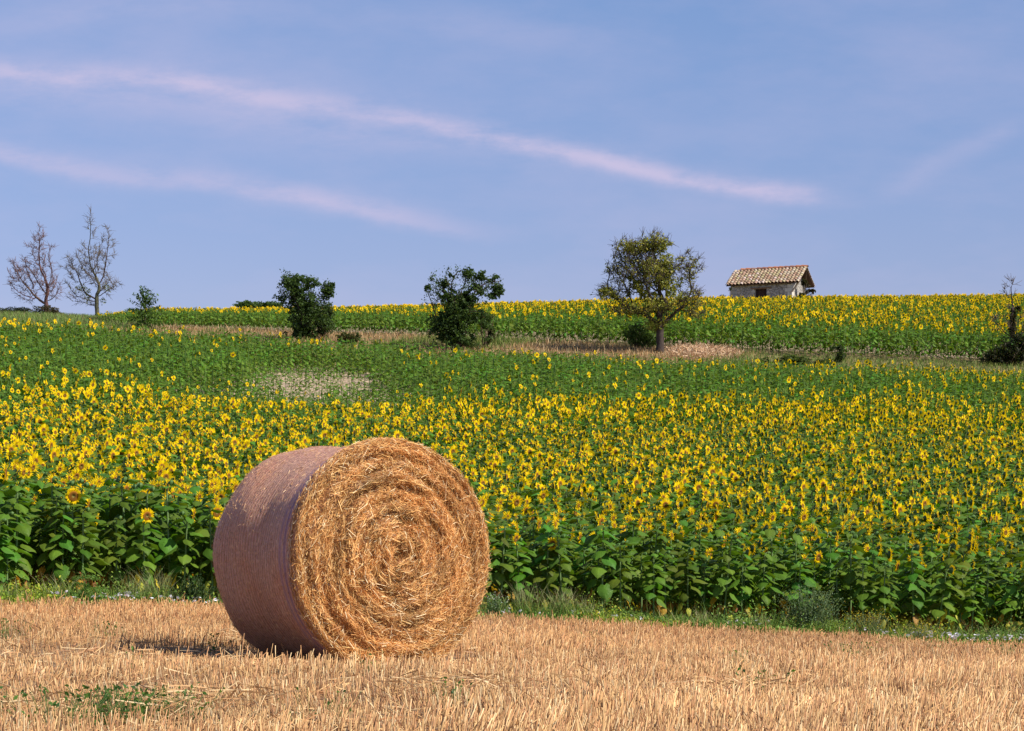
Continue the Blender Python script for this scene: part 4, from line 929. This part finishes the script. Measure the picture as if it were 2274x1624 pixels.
M_wood = mat('old_wood', rough=.85, spec=.1, noise_amt=.4, noise_scale=9); M_tile = mat('roof_tile', rough=.85, spec=.1, noise_amt=.25, noise_scale=14)
wl = MB(); th = .35; dx0, dx1, dh = -.40, .36, EAVE-.40; hx2 = WL/2; hy2 = WW/2
wl.box(((-hx2+dx0)/2, -hy2+th/2, EAVE/2), (dx0+hx2, th, EAVE)); wl.box(((hx2+dx1)/2, -hy2+th/2, EAVE/2), (hx2-dx1, th, EAVE)); wl.box(((dx0+dx1)/2, -hy2+th/2, (EAVE+dh)/2), (dx1-dx0, th, EAVE-dh))
wl.box((0, hy2-th/2, EAVE/2), (WL, th, EAVE))
for s in (-1, 1):
    x0, x1 = s*hx2, s*(hx2-th); zt = EAVE+RISE*.93
    y0, y1 = -hy2+th, hy2-th
    wl.add([(x0, y0, 0), (x0, y1, 0), (x0, y1, EAVE), (x0, 0, zt), (x0, y0, EAVE), (x1, y0, 0), (x1, y1, 0), (x1, y1, EAVE), (x1, 0, zt), (x1, y0, EAVE)],
           [(0, 1, 2, 3, 4), (5, 9, 8, 7, 6), (2, 7, 8, 3), (3, 8, 9, 4), (0, 4, 9, 5), (1, 6, 7, 2)])
wl.build('wall', M_stone, hut)
qb = MB(); z = 0.0; i = 0
while z < EAVE-.2:
    hh = .24; lx_ = .45 if i % 2 else .3; ly_ = .3 if i % 2 else .45
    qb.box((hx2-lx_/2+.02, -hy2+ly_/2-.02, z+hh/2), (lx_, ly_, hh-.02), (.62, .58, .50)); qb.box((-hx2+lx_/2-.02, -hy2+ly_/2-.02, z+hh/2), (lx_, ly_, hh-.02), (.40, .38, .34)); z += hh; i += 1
qb.build('corner_stones', mat('dressed_stone', rough=.9, spec=.1, noise_amt=.3, noise_scale=6), hut)
dr = MB(); 
for s in (-1, 1):
    for k_ in range(2): dr.box((-.02+s*(.095+.185*k_), -hy2+.20, dh/2), (.175, .05, dh-.02), (.045, .026, .024) if k_ else (.06, .034, .028))
door = dr.build('door', M_wood, hut); hb = MB(); hb.box((.05, -hy2+.12, dh*.55), (.03, .04, .12), (.05, .05, .05)); hb.build('handle', M_wood, door)
lb_ = MB(); lb_.box((.02, -hy2+.02, dh+.035), (1.35, .12, .075), (.20, .13, .08)); lb_.build('lintel', M_wood, hut)
rf = MB(); OV = .22; OX = .14; slope = math.atan2(RISE, hy2+0.0); rx0, rx1 = -hx2-OX-.12, hx2+OX+.42
run = hy2+OV; SLn = run/math.cos(slope); ztop = EAVE+RISE+.02
TC = [tuple(u*.66 for u in c_) for c_ in [(.55, .44, .32), (.60, .52, .38), (.48, .33, .25), (.66, .60, .49), (.42, .32, .24), (.52, .48, .30), (.58, .42, .34), (.66, .57, .54)]]
rr = random.Random(5)
for s in (-1, 1):     # roof boards then canal tiles
    e = Vector((0, s*run, ztop-run*math.tan(slope))); dirv = Vector((0, -s*math.cos(slope), math.sin(slope))); nrm = Vector((0, s*math.sin(slope), math.cos(slope)))
    a0 = Vector((rx0+.05, 0, 0)); a1 = Vector((rx1-.05, 0, 0)); 
    vs = [a0+e, a1+e, a1+e+dirv*SLn, a0+e+dirv*SLn]; vs += [v-nrm*.05 for v in vs]; rf.add(vs, [(0, 1, 2, 3), (7, 6, 5, 4), (0, 4, 5, 1), (0, 3, 7, 4), (1, 5, 6, 2)], (.10, .06, .045))
    ncol = 21; wcol = (rx1-rx0)/ncol; ncr = 8; lt = SLn/ncr
    for c_ in range(ncol):
        xc = rx0+wcol*(c_+.5)
        for q in range(ncr):
            col = rr.choice(TC); v = rr.uniform(.86, 1.1); col = tuple(w_*v*q_ for w_, q_ in zip(col, (1.06, .97, .88))); col = tuple(w_*1.0 for w_ in col); jx = rr.uniform(-.012, .012); s0 = q*lt-.03+rr.uniform(-.02, .02); s1 = (q+1)*lt+.02; vs = []
            for ss, rad, lift in ((s0, wcol*.47, .045), (s1, wcol*.40, .018)):
                for k_ in range(7):
                    a = math.pi*k_/6; 
                    for rdd in (rad, rad-.018): vs.append(Vector((xc+jx+rdd*math.cos(a), 0, 0))+e+dirv*ss+nrm*(rdd*math.sin(a)*.9+lift))
            fs = []
            for k_ in range(6):
                i0 = k_*2; fs += [(i0, i0+2, 16+i0, 14+i0), (i0+1, 15+i0, 17+i0, i0+3), (i0, i0+1, i0+3, i0+2)]
            rf.add(vs, fs, col)
roof = rf.build('roof', M_tile, hut)
rg = MB(); nrg = 13
for i in range(nrg):
    x0 = rx0+.1+(rx1-rx0-.1)*i/nrg; x1 = rx0+.1+(rx1-rx0-.1)*(i+1.12)/nrg; vs = []; col = rr.choice([(.42, .17, .09), (.50, .22, .12), (.36, .22, .17), (.30, .14, .10)]); dz = -.12 if i == 0 else 0
    for xx_, r_, l_ in ((x0, .13, .05), (x1, .11, .03)):
        for k_ in range(9): a = math.pi*k_/8; vs.append((xx_, r_*math.cos(a), ztop+l_+dz+rr.uniform(-.004, .004)+r_*math.sin(a)))
    rg.add(vs, [(k_, k_+1, 10+k_, 9+k_) for k_ in range(8)], col)
rg.build('ridge_tiles', M_tile, roof)
bm_ = MB(); bm_.box(((rx0+rx1)/2, -hy2-.06, EAVE-.06), (rx1-rx0-.2, .1, .1), (.09, .065, .045))
for i in range(9): bm_.box((rx0+.25+i*(rx1-rx0-.5)/8, -hy2-.09, EAVE+.005), (.07, .22, .07), (.08, .055, .04))
strut = Matrix.Rotation(math.radians(38), 3, 'Y'); bm_.box((hx2+.22, -hy2+.02, EAVE-.38), (.09, .09, 1.0), (.42, .34, .27), 0, strut); bm_.build('roof_beams', M_wood, hut)
R2 = lambda px, d: Vector((*at(px, d), float(gz(*at(px, d)))))
shrub('ivy', 'dark ivy and bramble hanging over the right gable end of the stone hut', 'ivy', R2(1788, 143.6), [(1788, 654, 15, 14), (1787, 634, 7, 16), (1792, 612, 5, 10), (1802, 642, 9, 9), (1784, 662, 10, 8)], 5200, .10, [(.045, .05, .02), (.06, .075, .025), (.09, .06, .035)], seed=81, stems=60)
shrub('bramble', 'arching bramble against the left corner of the stone hut', 'bramble', R2(1616, 144), [(1612, 662, 14, 7), (1622, 655, 4, 16)], 1300, .09, [(.05, .07, .03), (.08, .09, .04)], seed=83, stems=24)
